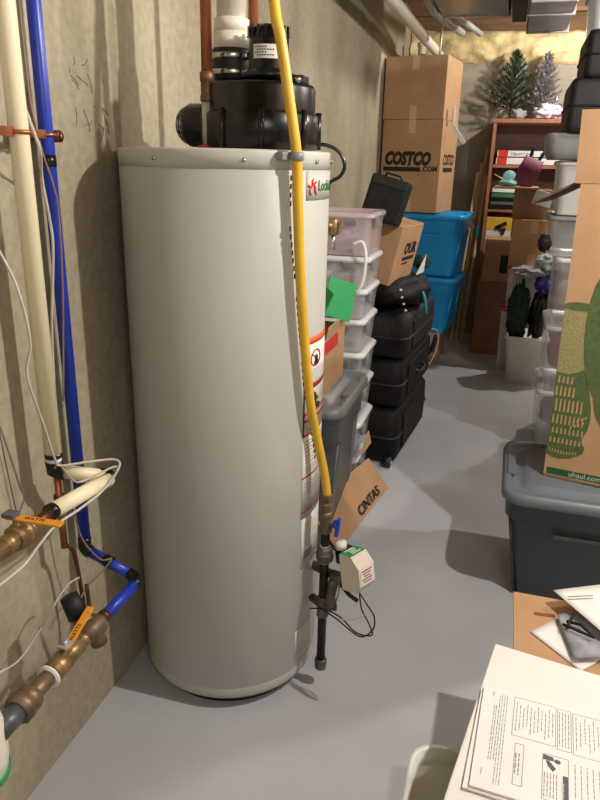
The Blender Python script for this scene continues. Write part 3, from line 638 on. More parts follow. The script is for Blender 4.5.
# books lying on the shelves
def book(label, x0, x1, y0, dy, z0, dz, cov, pages=PAPER, group='books on the bookshelf', band=None, txt=None, rz_=0):
    t = thing('book', label, 'book', ((x0+x1)/2, y0+dy/2, z0), (0, 0, rz_), group)
    w_ = x1-x0
    MB().box((0, 0, dz/2), (w_-.006, dy-.008, dz-.006)).build('pages', pages, t, world=False)
    b = MB(); b.box((0, 0, .0015), (w_, dy, .003)); b.box((0, 0, dz-.0015), (w_, dy, .003)); b.box((0, -dy/2+.0015, dz/2), (w_, .003, dz)); b.build('cover', cov, t, world=False)
    if band: MB().box((-w_/2+.045, -dy/2-.0008, dz/2), (.075, .0015, dz)).build('spine_band', band, t, world=False)
    if txt: text(txt, dz*.6, world_of(t) @ wmat((-w_/2+.10, -dy/2-.001, dz*.25), (1, 0, 0), (0, 0, 1)), GREYINK, 'printed_text', t, xs=1.25)
book('big white book with red spine end, topmost of the flat pair on upper shelf', -.145, .43, 6.03, .28, 1.547, .05, PAPER, band=REDI, txt='DRAFTING    CO')
book('big white book with red spine end, under its twin on upper shelf', -.15, .42, 6.035, .28, 1.4885, .055, PAPER, band=REDI)
for i, (dz, cov, lb) in enumerate(((.03, BLK, 'black book at the bottom of the small stack on middle shelf'), (.03, TOTEG, 'grey book second from the bottom of the small middle shelf stack'), (.025, BLK, 'black book in the middle of the small middle shelf stack'), (.04, LGREEN, 'green edged book second from the top of small stack'), (.035, PAPER, 'white book on top of the small middle shelf stack'))):
    z0 = 1.1435+sum((.03, .03, .025, .04)[:i])+i*.0008
    book(lb, -.165+i*.003, .04, 6.03, .2, z0, dz, cov)
t = thing('gift_box', 'yellow and white gift box with black bow on lower shelf', 'box', (-.07, 6.12, .7925))
MB().box((-.07, 6.14, .92), (.20, .2, .254), bev=.003).build('box_body', PAPER, t); MB().box((-.07, 6.14, 1.025), (.205, .206, .10), bev=.003).build('yellow_lid', YELC, t)
b = MB(); b.box((-.055, 6.033, 1.01), (.10, .006, .03), rot=(0, -.5, 0), bev=.003); b.box((-.06, 6.033, .985), (.07, .006, .022), rot=(0, .6, 0), bev=.003); b.box((-.03, 6.033, .965), (.025, .006, .06), rot=(0, .3, 0), bev=.003); b.build('black_bow', BLKM, t)
# --- trees on top
def tree(label, c, h, rad, m_, seed, trunk=BARK):
    t = thing('artificial_tree', label, 'tree', c); r_ = random.Random(seed)
    tb = MB(); tb.tube([(0, 0, 0), (0, 0, h*.97)], [.012, .003], 8); 
    tb.lathe([(.045, 0), (.045, .012), (.015, .02)], 16)
    fb = MB(); n = 64
    for i in range(n):
        u = (i+.5)/n; z = h*(.12+.86*u); L = rad*(1-u)**.8*(.8+.35*r_.random())+.02; a = i*2.4+r_.random()*.5
        d = Vector((cos(a), sin(a), .35+.9*u)).normalized(); e = Vector((0, 0, z))+d*L
        if abs(e.y) > .16: e.y *= .8
        tb.tube([(0, 0, z), e], [.003, .0012], 5)
        k = int(60*L/rad)+12
        for j in range(k):
            s_ = .15+.85*j/k; p = Vector((0, 0, z))*(1-s_)+e*s_
            dd = (d*.7+Vector((r_.uniform(-1, 1), r_.uniform(-1, 1), r_.uniform(-.6, 1)))).normalized()*.034
            sd = dd.cross(Vector((0, 0, 1))).normalized()*.0042; u2 = dd.cross(sd).normalized()*.002
            fb._add([p-sd, p+sd, p+u2, p+dd], [(0, 1, 3), (1, 2, 3), (2, 0, 3), (0, 2, 1)])
    tb.build('trunk', trunk, t, world=False); fb.build('needles', m_, t, world=False)
tree('small dark green artificial fir tree on top of the bookshelf', (-.085, 6.22, 1.8305), .50, .20, NEEDLE, 1)
tree('small silver tinsel tree on top of the bookshelf, right of green tree', (.16, 6.22, 1.8305), .48, .15, SILVER, 2, STEEL)
o = MB().blob((.20, 6.09, 1.882), (.20, .13, .12), .35, 2.4, 4, 3, flat=.75).build('cloth_bundle', LILAC); tag(o, 'crumpled pale lilac cloth at the foot of the silver tree', 'cloth')
o = MB().blob((-.02, 6.07, 1.862), (.10, .07, .08), .4, 3, 3, 5, flat=.75).build('cloth_bundle', GREYC); tag(o, 'small crumpled grey ornament bag on bookshelf under green tree', 'bag')

# --- clutter in front of the bookshelf
carton('cardboard_box', 'dark brown cardboard box on floor at foot of the bookshelf', (-.045, 5.82, 0), (.27, .30, .60), m_=CARDD, tape=False)
t = carton('cardboard_box', 'tan cardboard box with green print, on the dark brown box', (-.045, 5.82, .601), (.22, .28, .33), m_=CARD, tape=False)
b = MB(); b.box((.05, -.1412, .14), (.06, .001, .14)); b.build('green_print', DGREEN, t, world=False)
def bin_(label, c, wd, dp, hz, body, lidm, cont=None, group=None, latch=True, name='clear_bin', rot=0, lid_h=.02):
    t = thing(name, label, 'storage bin', c, (0, 0, rot), group); th = .004
    b = MB(); b.loft([rrect(wd*.88, dp*.88, .03, 0), rrect(wd*.90, dp*.90, .035, .006), rrect(wd*.955, dp*.955, .035, hz*.9), rrect(wd*.985, dp*.985, .035, hz*.92), rrect(wd*.985, dp*.985, .035, hz-lid_h)], cap1=False)
    b.build('tub', body, t, world=False)
    b = MB(); b.loft([rrect(wd, dp, .04, hz-lid_h-.006), rrect(wd, dp, .04, hz-lid_h+.008), rrect(wd-.02, dp-.02, .035, hz-.004), rrect(wd-.06, dp-.06, .03, hz-.004), rrect(wd-.07, dp-.07, .03, hz-.010)])
    b.build('lid', lidm, t, world=False)
    if latch:
        for s_ in (-1, 1): MB().box((s_*(wd/2+.004), -dp*.30, hz-lid_h-.02), (.016, .07, .04), bev=.006).build('latch', LATCH, t, world=False)
        MB().box((wd*.28, -dp/2-.003, hz-lid_h-.02), (.05, .012, .03), bev=.005).build('latch', LATCH, t, world=False)
    return t
bin_('lower clear bin with red lid in front of bookshelf', (.17, 5.36, 0), .30, .34, .49, CLEAR, RED, latch=False)
bin_('upper clear bin with red lid supporting the tan carton', (.185, 5.38, .4905), .30, .32, .30, CLEAR, RED, latch=False)
o = MB().blob((.17, 5.36, .22), (.22, .24, .40), .12, 3, 3, 11).build('cloth_bundle', PINKC); tag(o, 'dusty pink cloth packed inside the lower red lidded bin', 'cloth')
o = MB().blob((.185, 5.38, .61), (.20, .22, .20), .12, 3, 3, 12).build('cloth_bundle', GREYC); tag(o, 'grey cloth packed inside the upper red lidded bin', 'cloth')
t = carton('cardboard_box', 'tan shipping carton with taped front resting on red lidded bin', (.185, 5.38, .7915), (.30, .32, .33), m_=CARD)
carton('cardboard_box', 'brown carton above the taped tan carton, holding the maroon bag', (.15, 5.42, 1.122), (.26, .30, .20), m_=CARDD, tape=False)
o = MB().box((.215, 5.255, 1.262), (.13, .003, .11), rot=(.35, .25, 0)).build('paper_sheet', PAPER2); tag(o, 'white paper sheet hanging on front of the upper brown carton', 'paper')
o = MB().box((.03, 5.34, 1.334), (.30, .34, .014), bev=.002).build('cardboard_sheet', CARD); tag(o, 'flat tan cardboard sheet lying on the upper brown carton', 'cardboard')
t = thing('gift_bag', 'maroon paper bag standing on tan cardboard sheet', 'bag', (.06, 5.3, 1.342), (0, radians(20), 0))
MB().loft([rrect(.13, .08, .012, 0), rrect(.15, .09, .012, .12), rrect(.13, .08, .012, .20)]).build('bag_body', MAROON, t, world=False)
for s_ in (-1, 1): MB().box((s_*.035, 0, .225), (.022, .03, .08), rot=(0, .15*s_, 0), bev=.008).build('navy_roll', NAVY, t, world=False)
o = MB().blob((-.035, 5.25, 1.362), (.12, .09, .05), .3, 3, 3, 21, flat=.8).build('ribbon_spool', TEALP); tag(o, 'pale teal ribbon heap lying left of the maroon bag', 'ribbon')
o = MB().lathe([(.045, 0), (.05, .004), (.05, .026), (.045, .03)], 24, M=Matrix.Translation((-.035, 5.42, 1.395)) @ Matrix.Rotation(radians(80), 4, 'X') @ Matrix.Rotation(.3, 4, 'Y')).build('ribbon_spool', TEALP); tag(o, 'round pale teal spool leaning behind the maroon bag', 'ribbon')
o = MB().tube([(-.13, 5.25, 1.42), (-.045, 5.27, 1.375)], .004, 6).build('wood_stick', BAMBOO); tag(o, 'thin pale stick poking left from the teal ribbon heap', 'stick')
# basket with bags
t = thing('white_basket', 'white rectangular plastic basket with black printed frame on the far floor', 'basket', (.22, 5.03, 0))
MB().loft([rrect(.22, .26, .03, 0), rrect(.28, .30, .03, .33), rrect(.30, .32, .03, .335), rrect(.30, .32, .03, .35), rrect(.27, .29, .03, .35), rrect(.20, .24, .03, .02)], cap1=True).build('basket_body', PVC, t, world=False).location = (0, 0, 0)
b = MB()
for a, c_ in (((-.08, .08), (.10, .08)), ((-.08, .22), (.10, .22)), ((-.08, .08), (-.08, .22)), ((.10, .08), (.10, .22)), ((-.0, .17), (.1, .17))):
    b.tube([(a[0], -.118-a[1]*.06-.004, a[1]), (c_[0], -.118-c_[1]*.06-.004, c_[1])], .004, 5)
b.build('printed_frame', INK, t, world=False)
for (c_, d_, m_, lb, sd) in (((.14, 5.02, .50), (.13, .2, .40), DGREEN, 'dark green patterned gift bag stuffed in the white basket', 31), ((.275, 5.02, .48), (.11, .2, .34), BLKM, 'black cloth bag stuffed in right side of the white basket', 32), ((.30, 4.98, .715), (.14, .2, .12), PURPLE, 'purple bag on top of the black cloth bag', 33), ((.18, 4.97, .79), (.22, .2, .07), GREYC, 'crumpled grey and white tissue lying over the basket bags', 34), ((.31, 5.0, .86), (.18, .16, .11), mat('pale_tissue', (176, 190, 188), .6, var=.3, scale=25), 'pale shiny tissue heap above the purple bag', 35)):
    o = MB().blob(c_, d_, .28, 2.6, 4, sd).build('bag', m_); tag(o, lb, 'bag')

# --- right hand stack of bins
labs = ['clear bin on the floor at the bottom of right hand stack', 'clear bin second from the floor in right hand stack', 'clear bin third from the floor in right hand stack']
for i in range(3):
    bin_(labs[i], (.50-.015*i, 3.92, i*.3505), .50-.03*i, .5, .35, CLEAR, MC['clear_lid_plastic'], latch=False)
    o = MB().blob((.48, 3.92, i*.35+.16), (.36, .36, .27), .15, 3, 3, 40+i).build('cloth_bundle', [GREYC, PINKC, WHITEC][i]); tag(o, ['grey cloth packed in the lowest bin of right hand stack', 'dusty pink cloth packed in second bin of right hand stack', 'white cloth packed in third bin of right hand stack'][i], 'cloth')
t = bin_('clear bin holding grey things, fourth from floor in right hand stack', (.44, 3.92, 1.052), .50, .48, .20, CLEAR, LATCH, latch=False)
o = MB().blob((.44, 3.92, 1.14), (.38, .36, .14), .15, 3, 3, 44).build('cloth_bundle', GREYC); tag(o, 'grey cloth in the fourth bin of right hand stack', 'cloth')
t = bin_('white frosted bin under the flat grey case on right hand stack', (.44, 3.92, 1.2525), .48, .47, .26, PAPER, PAPER, latch=False)
o = MB().blob((.185, 3.655, 1.12), (.06, .05, .08), .4, 3, 3, 47).build('cable_bundle', NYLONG); tag(o, 'tangled dark grey cords hanging beside the tall frosted bin', 'cords')
t = thing('grey_case', 'flat grey plastic case on top of the tall frosted bin', 'case', (.42, 3.9, 1.513))
MB().loft([rrect(.52, .5, .04, 1.513, c=(.42, 3.9)), rrect(.56, .52, .04, 1.55, c=(.42, 3.9)), rrect(.57, .53, .04, 1.62, c=(.42, 3.9)), rrect(.565, .53, .04, 1.63, c=(.42, 3.9))]).build('case_body', LATCH, t)
def soft_case(name, label, c, d, m_, rot=(0, 0, 0), handle=None, r=.05, cat='suitcase', puff=.015, wheels=False, pocket=True, trimm=None, tp=1):
    t = thing(name, label, cat, c, rot); x, y, z = d
    b = MB(); lv = [(0, .86), (.04, .95), (.12, 1), (.5, 1.0+puff), (.88, 1), (.96, .95), (1, .86)]
    b.loft([rrect(x*(1-(1-k)*tp), y*(1-(1-k)*tp), r, z*q, n=6) for q, k in lv]); b.build('shell', m_, t, world=False)
    b = MB(); pts = rrect(x*1.004+puff*x, y*1.004+puff*y, r, z*.5, n=6); pts.append(pts[0]); b.tube(pts, .006, 6); b.build('zipper', trimm or RUB, t, world=False)
    if pocket:
        b = MB(); b.box((x/2+.004, 0, z*.5), (.014, y*.66, z*.62), bev=.006); b.build('side_pocket', m_, t, world=False)
    if handle == 'front':
        b = MB(); b.tube([(-.06, -y/2-.004, z*.62), (-.05, -y/2-.03, z*.6), (.05, -y/2-.03, z*.6), (.06, -y/2-.004, z*.62)], .009, 8, smooth_path=4); b.build('handle', RUB, t, world=False)
    if handle == 'side':
        b = MB(); b.tube([(x/2, -.08, z*.55), (x/2+.03, -.06, z*.5), (x/2+.03, .06, z*.5), (x/2, .08, z*.55)], .009, 8, smooth_path=4); b.build('handle', RUB, t, world=False)
    if handle == 'top':
        b = MB(); b.tube([(-.05, 0, z), (-.045, 0, z+.025), (.045, 0, z+.025), (.05, 0, z)], .008, 8, smooth_path=4); b.build('handle', RUB, t, world=False)
    if wheels:
        for sx in (-1, 1):
            wv = MB(); wv.cyl((sx*x*.44-.015, -y/2-.015, .028), (sx*x*.44+.015, -y/2-.015, .028), .028, 20); wv.build('wheel', RUB, t, world=False)
            wv = MB(); wv.cyl((sx*x*.44+.0155, -y/2-.015, .028), (sx*x*.44+.018, -y/2-.015, .028), .014, 16); wv.build('wheel_hub', STEEL, t, world=False)
    return t
soft_case('tool_case', 'lower black hard case on right hand stack at upper right', (.485, 3.85, 1.6305), (.56, .5, .23), BLKM, handle='front', trimm=NYLONG, tp=.3, r=.03, puff=0)
t = soft_case('tool_case', 'upper black hard case under the white bin at upper right', (.51, 3.86, 1.8612), (.52, .48, .20), BLKM, trimm=NYLONG, tp=.3, r=.03, puff=0)
b = MB(); b.box((.42, 3.615, 1.83), (.24, .006, .008)); tag(b.build('metal_bar', STEEL), 'thin silver bar across front of the lower black case', 'bar')
t = bin_('white bin with blue rim on top of the black cases', (.50, 3.86, 2.062), .52, .46, .20, CLEARL, MC['blue_tote_plastic'], latch=False)

# --- gray tote on the right with the tall printed carton
tote('storage_tote', 'charcoal storage tote with slate lid on the right under tall carton', (.425, 2.43, 0), .68, .52, .445, TOTED, TOTEDL, taper=.80, r=.07)
uo, ur = Vector((.221, 2.349, .446)), radians(-13.5)
uh = thing('cardboard_box', 'tall carton with green printed vases standing on the charcoal tote', 'box', uo, (0, radians(-1.2), ur))
UW, UD, UH_ = .44, .34, .995
th = .005
b = MB()
b.box((UW/2, UD/2, .004), (UW, UD, .008)); b.box((UW/2, th/2, UH_/2), (UW, th, UH_)); b.box((UW/2, UD-th/2, UH_/2), (UW, th, UH_)); b.box((th/2, UD/2, UH_/2), (th, UD-2*th, UH_)); b.box((UW-th/2, UD/2, UH_/2), (th, UD-2*th, UH_)); b.build('carton_body', CARDL, uh, world=False)
b = MB(); b.box((UW/2-.012, -.016, UH_+.095), (UW+.01, .005, .21), rot=(.16, 0, 0)); b.build('front_flap', CARDL, uh, world=False)
b = MB(); b.box((-.07, UD/2+.01, UH_-.035), (.165, UD, .006), rot=(0, -.46, 0)); b.build('side_flap', mat('dark_flap', (104, 78, 60), .85), uh, world=False)
b = MB(); b.box((UW/2, UD+.06, UH_+.04), (UW, .005, .16), rot=(-.9, 0, 0)); b.build('rear_flap', CARDL, uh, world=False)
def flat(mb, pts, off=.0009, layer=0):   # printed shapes on the front face
    mb.prism([(u, v) for u, v in pts], .0008, wmat((0, -.0001-layer*.0008, 0), (1, 0, 0), (0, 0, 1)))
def ell(cx, cy, a, bb, n=28): return [(cx+a*cos(2*pi*i/n), cy+bb*sin(2*pi*i/n)) for i in range(n)]
def clip(pts): return [(max(u, .001), v) for u, v in pts]
b = MB(); flat(b, clip([(.0, .606), (-.0, .52), (.002, .45), (.001, .383), (.040, .378), (.086, .398), (.087, .485), (.089, .55), (.089, .606)])); b.build('light_vase_print', GREENL, uh, world=False)
b = MB(); flat(b, clip([(.001, .384), (.04, .380), (.086, .400), (.100, .36), (.114, .318), (.124, .27), (.127, .232), (.122, .19), (.108, .158), (.113, .14), (.122, .128), (.118, .108), (.103, .095), (.075, .08), (.047, .074), (.02, .076), (.001, .085)]), layer=0); b.build('green_vase_print', GREENI, uh, world=False); b = MB(); flat(b, clip(ell(.044, .607, .046, .014)), layer=1); b.build('vase_mouth_print', GREENI, uh, world=False)
b = MB(); flat(b, [(.195, .80), (.15, .78), (.11, .735), (.085, .68), (.075, .62), (.072, .56), (.074, .50), (.083, .43), (.10, .36), (.126, .31), (.14, .25), (.17, .205), (.22, .19), (.27, .21), (.31, .30), (.33, .45), (.33, .62), (.29, .75), (.25, .79)], layer=2); b.build('round_vase_print', GREENI, uh, world=False)
b = MB()
for row, (v0, h_, n_) in enumerate(((.345, .026, 4), (.30, .034, 5), (.245, .044, 7), (.20, .034, 8), (.165, .022, 8), (.13, .02, 8))):
    for k in range(n_):
        u = .010+k*.0135-(row % 2)*.004; flat(b, [(u, v0), (u+.006, v0+.002), (u+.005, v0+h_), (u+.001, v0+h_)], layer=1)
for k in range(9): flat(b, [(.06+k*.006, .205+k*.003-(k % 2)*.02), (.065+k*.006, .207+k*.003-(k % 2)*.02), (.067+k*.006, .218+k*.003-(k % 2)*.02), (.062+k*.006, .216+k*.003-(k % 2)*.02)], layer=3)
for k in range(10): flat(b, [(.008+k*.0095, .092+abs(k-5)*.0012), (.012+k*.0095, .092+abs(k-5)*.0012), (.013+k*.0095, .103+abs(k-5)*.0012), (.010+k*.0095, .104+abs(k-5)*.0012)], layer=1)
b.build('cutout_print', CARDL, uh, world=False)
b = MB(); flat(b, [(.010, .012), (UW-.01, .012), (UW-.01, .036), (.010, .036)]); b.build('green_band', GREEND, uh, world=False)
text('uhaul.com', .026, world_of(uh) @ wmat((.082, -.0014, .0165), (1, 0, 0), (0, 0, 1)), PAPER2, 'printed_text', uh)
o = MB().blob((.43, 2.42, 1.60), (.24, .2, .22), .35, 2.6, 4, 51).build('paper_bundle', PAPER); tag(o, 'crumpled white packing paper sticking out of the tall vase carton', 'paper')

# --- left side: clear bins, grey tote, cartons
zb = [0, .176, .350, .522, .684, .834, .968, 1.105, 1.285]
names = ['at the very bottom of', 'second from the bottom of', 'third from the bottom of', 'fourth from the bottom of', 'fifth from the bottom of', 'sixth from the bottom of', 'second from the top of', 'pinkish and larger, topmost of']
contm = [GREYC, WHITEC, WHITEC, GREYC, WHITEC, WHITEC, WHITEC, LILAC]
for i in range(8):
    top = i >= 6
    h_ = zb[i+1]-zb[i]-.0006
    bin_('clear plastic bin '+names[i]+' the left stack', (-.74+.004*(i % 2), 3.015, zb[i]), .39+(.02 if top else 0), .35, h_, CLEARP if i == 7 else CLEAR, CLEARP if i == 7 else CLEARL, group='clear bins in the left stack')
    o = MB().blob((-.74, 3.015, zb[i]+h_*.44), (.27, .24, h_*.66), .22, 2.4, 3, 60+i).build('cloth_bundle', contm[i])
    tag(o, 'folded cloth inside the clear bin '+names[i].replace('pinkish and larger, ', '')+' left stack', 'cloth', 'things packed in the left clear bins')
tote('storage_tote', 'dark grey storage tote behind the heater holding the red striped carton', (-.715, 2.50, 0), .45, .54, .64, TOTEG, TOTEL, taper=.80, r=.06)
rb = thing('cardboard_box', 'open carton with red stripe on the dark grey tote lid', 'box', (-.73, 2.45, .642))
RW, RD, RH = .28, .42, .22
b = MB(); b.box((0, 0, .004), (RW, RD, .008))
for s_ in (-1, 1): b.box((s_*(RW/2-.002), 0, RH/2), (.005, RD, RH)); b.box((0, s_*(RD/2-.002), RH/2), (RW, .005, RH))
b.box((RW/2+.004, .05, RH+.02), (.005, .30, .05), rot=(0, .2, 0)); b.build('carton_body', CARD, rb, world=False)
b = MB(); b.box((RW/2+.0015, -.05, RH-.035), (.0012, .28, .05)); b.box((0, -RD/2-.0010, RH-.035), (RW, .0012, .05)); b.build('red_stripe', REDI, rb, world=False)
o = MB().blob((-.73, 2.45, .80), (.20, .32, .22), .12, 2.5, 4, 71).build('cloth_bundle', NYLON); tag(o, 'black bag stuffed in the red striped carton', 'bag')
t = thing('green_folder', 'bright green folder standing in the red striped carton', 'folder', (-.62, 2.36, .9))
MB().box((-.655, 2.42, .985), (.006, .16, .16), rot=(.35, .2, .9), bev=.002).build('cover', GREEN, t); MB().box((-.59, 2.55, .975), (.006, .13, .15), rot=(-.35, -.2, -.7), bev=.002).build('cover', GREEN, t)
o = MB().tube([(-.60, 2.80, 1.16), (-.565, 2.80, 1.17), (-.545, 2.79, 1.13), (-.545, 2.79, 1.06), (-.555, 2.79, 1.0), (-.575, 2.79, .96)], .007, 8, smooth_path=6).build('rope', WHITEC); tag(o, 'white braided cord hanging in front of the clear bins', 'cord')
# CINTAS carton leaning at the foot of the tote
ct = thing('cardboard_box', 'flattened carton with handwritten word leaning on foot of grey tote', 'box', (-.47, 2.6, 0))
A, B_, E_ = Vector((-.405, 2.955, .006)), Vector((-.50, 2.33, .006)), Vector((-.50, 2.90, .17))
D_ = B_+(E_-A)*1.25
nrm = (B_-A).cross(E_-A).normalized()*.006
b = MB()
def slab(mb, pts, n_): k = len(pts); mb._add([p for p in pts]+[p+n_ for p in pts], [tuple(range(k)), tuple(range(2*k-1, k-1, -1))]+[(i, (i+1) % k, k+(i+1) % k, k+i) for i in range(k)])
slab(b, [A, B_, D_, E_], nrm); b.build('front_panel', CARD, ct)
b = MB(); slab(b, [Vector((-.51, 2.98, .215)), Vector((-.52, 2.80, .22)), Vector((-.505, 2.80, .31)), Vector((-.50, 2.84, .33))], Vector((.004, 0, 0))); b.build('upper_flap', CARDL, ct)
wd = (A-B_).normalized(); ud = (E_-A); sgn = 1 if wd.cross(ud).dot(Vector((1, 0, 0))) > 0 else -1
on = wd.cross(ud).normalized()
text('CINTAS', .062, wmat(A-wd*.36+(ud.normalized()*.022)+on*.0075, wd, ud), INK, 'handwritten_text', ct, xs=1.2, offset=0)
text('CINTAS', .062, wmat(A-wd*.36+(ud.normalized()*.022)+on*.0012, wd, ud), INK, 'handwritten_text', ct, xs=1.2, offset=0)
# luggage stack
r5 = radians(-5)
lz_ = [0.0, .306, .566, .79]
soft_case('suitcase', 'black wheeled suitcase lying on the floor, bottom of the luggage stack', (-.625, 3.60, 0), (.47, .74, .30), NYLON, (0, 0, r5), 'front', wheels=True)
soft_case('suitcase', 'black suitcase lying second from bottom of the luggage stack', (-.625, 3.61, .302), (.48, .74, .26), NYLON, (0, 0, r5), 'side')
soft_case('suitcase', 'charcoal soft bag lying third from bottom in the luggage stack', (-.62, 3.58, .565), (.49, .70, .22), NYLONG, (0, 0, r5), puff=.03)
o = MB().blob((-.61, 3.58, .86), (.49, .66, .20), .12, 2.2, 4, 81, flat=.8).build('duffel_bag', NYLON); tag(o, 'puffy black duffel bag on top of the luggage stack', 'bag')
for i, (y, z) in enumerate(((3.30, .90), (3.27, .87), (3.26, .84), (3.26, .81))): tag(MB().blob((-.46+.012*i, y-.012, z), (.014, .014, .014), .05, 2, 2, 1).build('bead', PAPER), ['topmost', 'second from top', 'third from top', 'lowest'][i]+' white bead on the front of the puffy duffel bag', 'bead', 'white beads on the duffel bag')
o = MB().tube([(-.375, 3.46, .87), (-.36, 3.45, .84), (-.352, 3.45, .80), (-.348, 3.46, .76)], .008, 8, smooth_path=4).build('luggage_strap', TEAL); tag(o, 'short teal strap hanging on the right side of the luggage', 'strap')
t = thing('luggage_tag', 'black luggage tag and cord dangling at the right of suitcases', 'tag', (-.34, 3.9, .5))
MB().box((-.335, 3.93, .49), (.02, .06, .10), rot=(0, .2, .2), bev=.006).build('tag_body', RUB, t); MB().cyl((-.322, 3.92, .51), (-.318, 3.92, .51), .014, 14).build('metal_eyelet', STEEL, t)
MB().tube([(-.36, 3.9, .58), (-.325, 3.93, .57), (-.315, 3.95, .52), (-.32, 3.93, .44), (-.345, 3.85, .38)], .003, 6, smooth_path=5).build('cord', WIRE, t)
# tilted carton and case above
q = carton('cardboard_box', 'tilted brown carton with black logo resting on the luggage stack', (-.575, 3.45, .93), (.17, .30, .29), (0, radians(12), radians(-12)), tape=False)
text('OUR', .075, world_of(q) @ wmat((.0865, -.05, .15), (0, 1, 0), (0, 0, 1)), INK, 'printed_text', q, offset=.004)
b = MB(); b.box((.0862, .03, .125), (.001, .16, .018)); b.box((.0862, .0, .10), (.001, .08, .008)); b.build('printed_bar', INK, q, world=False)
t = thing('laptop_case', 'black case with handle leaning above the tilted carton', 'case', (-.575, 3.24, 1.22), (radians(-6), radians(14), radians(-4)))
MB().box((0, 0, .10), (.19, .07, .20), bev=.016).build('case_shell', NYLONG, t, world=False); MB().box((0, -.033, .175), (.17, .012, .035), bev=.004).build('top_band', RUB, t, world=False)
MB().tube([(-.04, 0, .198), (-.035, 0, .215), (.035, 0, .215), (.04, 0, .198)], .006, 8).build('handle', RUB, t, world=False)
MB().box((.02, -.037, .09), (.004, .004, .15), rot=(0, .1, 0)).build('stitched_seam', RUB, t, world=False)
o = MB().blob((-.42, 3.70, .985), (.09, .08, .07), .35, 3, 3, 91).build('cloth_bundle', DGREEN); tag(o, 'small dark green patterned cloth on top of the duffel bag', 'cloth')
o = MB()._add([(-.43, 3.58, .93), (-.39, 3.58, .95), (-.385, 3.60, 1.04), (-.43, 3.585, .93), (-.39, 3.585, .95), (-.385, 3.605, 1.04)], [(0, 1, 2), (5, 4, 3), (0, 3, 4, 1), (1, 4, 5, 2), (2, 5, 3, 0)]).build('paper_slip', PAPER); tag(o, 'pointed white paper slip beside the lower blue tote', 'paper')

# ================================================================== foreground right
t = thing('cardboard_box', 'brown cardboard box holding loose papers in the right foreground', 'box', (.40, 1.5, 0))
MB().box((.43, 1.45, .206), (.49, .34, .412), bev=.003).build('carton_body', CARD, t); MB().box((.40, 1.45, .416), (.55, .36, .006), bev=.002).build('top_flap', CARD, t)
MB().box((.20, 1.55, .4198), (.05, .012, .0012), rot=(0, 0, .1)).build('torn_mark', CARDE, t)
def sheet(label, pts, z, m_=PAPER, curl=.012, lines=0, name='paper_sheet'):
    b = MB(); n = 8; V = []; F = []; P = [Vector(p) for p in pts]
    for i in range(n+1):
        for j in range(n+1):
            u, v = i/n, j/n; p = (P[0]*(1-u)+P[1]*u)*(1-v)+(P[3]*(1-u)+P[2]*u)*v
            V.append((p.x, p.y, z+p.z+curl*(sin(u*3+v*2)**2)*u*v))
    for k in range(2):
        pass
    V2 = V+[(x, y, zz+.0006) for x, y, zz in V]; N_ = (n+1)**2
    for i in range(n):
        for j in range(n): a = i*(n+1)+j; F += [(a, a+1, a+n+2, a+n+1), (N_+a, N_+a+n+1, N_+a+n+2, N_+a+1)]
    bd = [i*(n+1) for i in range(n+1)]+[n*(n+1)+j for j in range(1, n+1)]+[i*(n+1)+n for i in range(n-1, -1, -1)]+[j for j in range(n-1, 0, -1)]
    for q in range(len(bd)): a, c_ = bd[q], bd[(q+1) % len(bd)]; F.append((a, c_, N_+c_, N_+a))
    b._add(V2, F, None, True); o = b.build(name, m_); tag(o, label, 'paper'); return o
s1 = sheet('white paper lying at an angle, lower of the loose papers', [(.163, 1.468, 0), (.224, 1.535, 0), (.34, 1.44, 0), (.27, 1.36, 0)], .4215)
s2 = sheet('greyish plastic sleeve between the loose papers on brown box', [(.226, 1.535, 0), (.30, 1.58, 0), (.36, 1.42, 0), (.255, 1.38, 0)], .437, GREYC)
s3 = sheet('curled white paper, topmost of the loose papers on brown box', [(.217, 1.600, 0), (.37, 1.685, 0), (.46, 1.50, 0), (.33, 1.445, 0)], .462, PAPER, .02)
b = MB(); b.tube([(.245, 1.50, .447), (.275, 1.49, .452), (.30, 1.45, .452), (.235, 1.485, .447)], .004, 6); b.tube([(.262, 1.53, .449), (.245, 1.475, .447)], .0035, 6); b.build('printed_marks', INK, s2)
for k in range(2):
    MB().tube([(.25, 1.58-k*.012, .464), (.31, 1.60-k*.012, .468)], .0008, 4).build('printed_line', PRINT, s3)
# white carton and manual
wt = thing('white_carton', 'large white cardboard carton in the lower right foreground', 'box', (.073, 1.215, 0), (0, 0, radians(-9.5)))
MB().box((.33, -.35, .456), (.66, .70, .2064), bev=.003).build('carton_body', WHT, wt, world=False)
MB().box((.46, -.13, .5602), (.33, .20, .0014), bev=.0004).build('flap_outline', PAPER2, wt, world=False)
b = MB(); b.box((.13, -.0007, .52), (.02, .001, .06)); b.build('slot', CARDE, wt, world=False)
Mw = wmat((.055, 1.076, .5615), (.207, .006, 0), (0, 1, 0))
def manual(label, z, dx, dy, ang):
    t = thing('instruction_manual', label, 'manual', (.056+dx, 1.076+dy, z), (0, 0, ang))
    MB().box((.14, -.115, .002), (.28, .23, .004)).build('pages', PAPER, t, world=False); return t
m1 = manual('lower white booklet under the open printed manual page', .5605, -.004, -.003, radians(-5))
m2 = manual('printed instruction manual page with warning box lying on white carton', .5650, 0, 0, radians(-3.5))
b = MB(); r_ = random.Random(5); zt = .0043
def tl(x, y0, y1, w_=.0011):          # a line of print runs down the page (the page lies sideways)
    y = y0
    while y > y1:
        e = max(y1, y-r_.uniform(.004, .014)); b._add([(x, y, zt), (x, e, zt), (x+w_, e, zt), (x+w_, y, zt)], [(0, 1, 2, 3)]); y = e-.0022
tl(.018, -.012, -.026); tl(.014, -.19, -.205)
for x in (.022, .0255, .030): tl(x, -.045 if x < .026 else -.02, -.17)
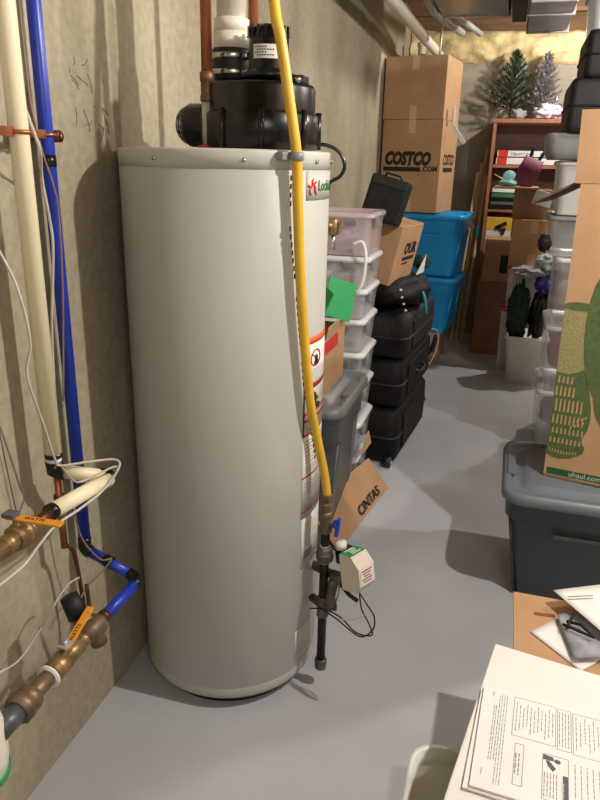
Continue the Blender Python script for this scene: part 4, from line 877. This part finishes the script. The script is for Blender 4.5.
for k in range(3): tl(.034+k*.0042, -.014, -.215, .0009)
def frame(x0, x1, y0, y1, w_=.0008):
    for q in (((x0, y0), (x1, y0+w_)), ((x0, y1), (x1, y1+w_)), ((x0, y0), (x0+w_, y1)), ((x1, y0), (x1+w_, y1))):
        (a, c_), (d_, e) = q; b._add([(a, c_, zt), (d_, c_, zt), (d_, e, zt), (a, e, zt)], [(0, 1, 2, 3)])
frame(.055, .125, -.104, -.012); frame(.128, .150, -.108, -.014); frame(.153, .27, -.11, -.016)
for k in range(11): tl(.060+k*.006, -.022-(k % 3)*.006, -.095+(k % 4)*.006)
for k in range(4): tl(.131+k*.005, -.02, -.10)
for k in range(16): tl(.158+k*.007, -.022-(k % 2)*.01, -.10+(k % 3)*.01)
frame(.062, .076, -.205, -.12); 
for k in range(2): tl(.064+k*.005, -.14, -.185, .0016)
frame(.106, .145, -.215, -.125)
for k in range(5): tl(.109+k*.0046, -.162, -.21)
for k in range(10): tl(.155+k*.009, -.13, -.21)
b.build('printed_text', PRINT, m2, world=False)
b = MB(); b._add([(.137, -.16, zt), (.145, -.16, zt), (.145, -.215, zt), (.137, -.215, zt)], [(0, 3, 2, 1)])
b._add([(.107, -.126, zt), (.122, -.128, zt), (.124, -.136, zt), (.107, -.137, zt)], [(0, 1, 2, 3)])
b._add([(x, y, zt) for x, y in ell(.129, -.135, .005, .0045, 14)], [tuple(range(14))])
b._add([(.111, -.138, zt), (.116, -.137, zt), (.127, -.150, zt), (.122, -.158, zt), (.114, -.148, zt)], [tuple(range(5))]); b.build('printed_picture', GREYINK, m2, world=False)
text('WARNING', .0075, world_of(m2) @ wmat((.139, -.2135, zt+.0002), (0, 1, 0), (-1, 0, 0)) @ Matrix.Identity(4), PAPER, 'printed_text', m2, ext=.0001, xs=1.05)
# milky bin in the lower corner
t = thing('milky_bin', 'translucent pale green plastic bin beside the white carton, lower edge', 'storage bin', (.09, .96, 0))
c_ = (.085, .965)
MB().loft([rrect(.24, .26, .05, .02, c=c_), rrect(.25, .27, .05, .03, c=c_), rrect(.29, .31, .05, .335, c=c_), rrect(.305, .325, .055, .34, c=c_), rrect(.305, .325, .055, .352, c=c_), rrect(.285, .305, .05, .352, c=c_), rrect(.275, .295, .045, .325, c=c_)]).build('tub', MILKY, t)
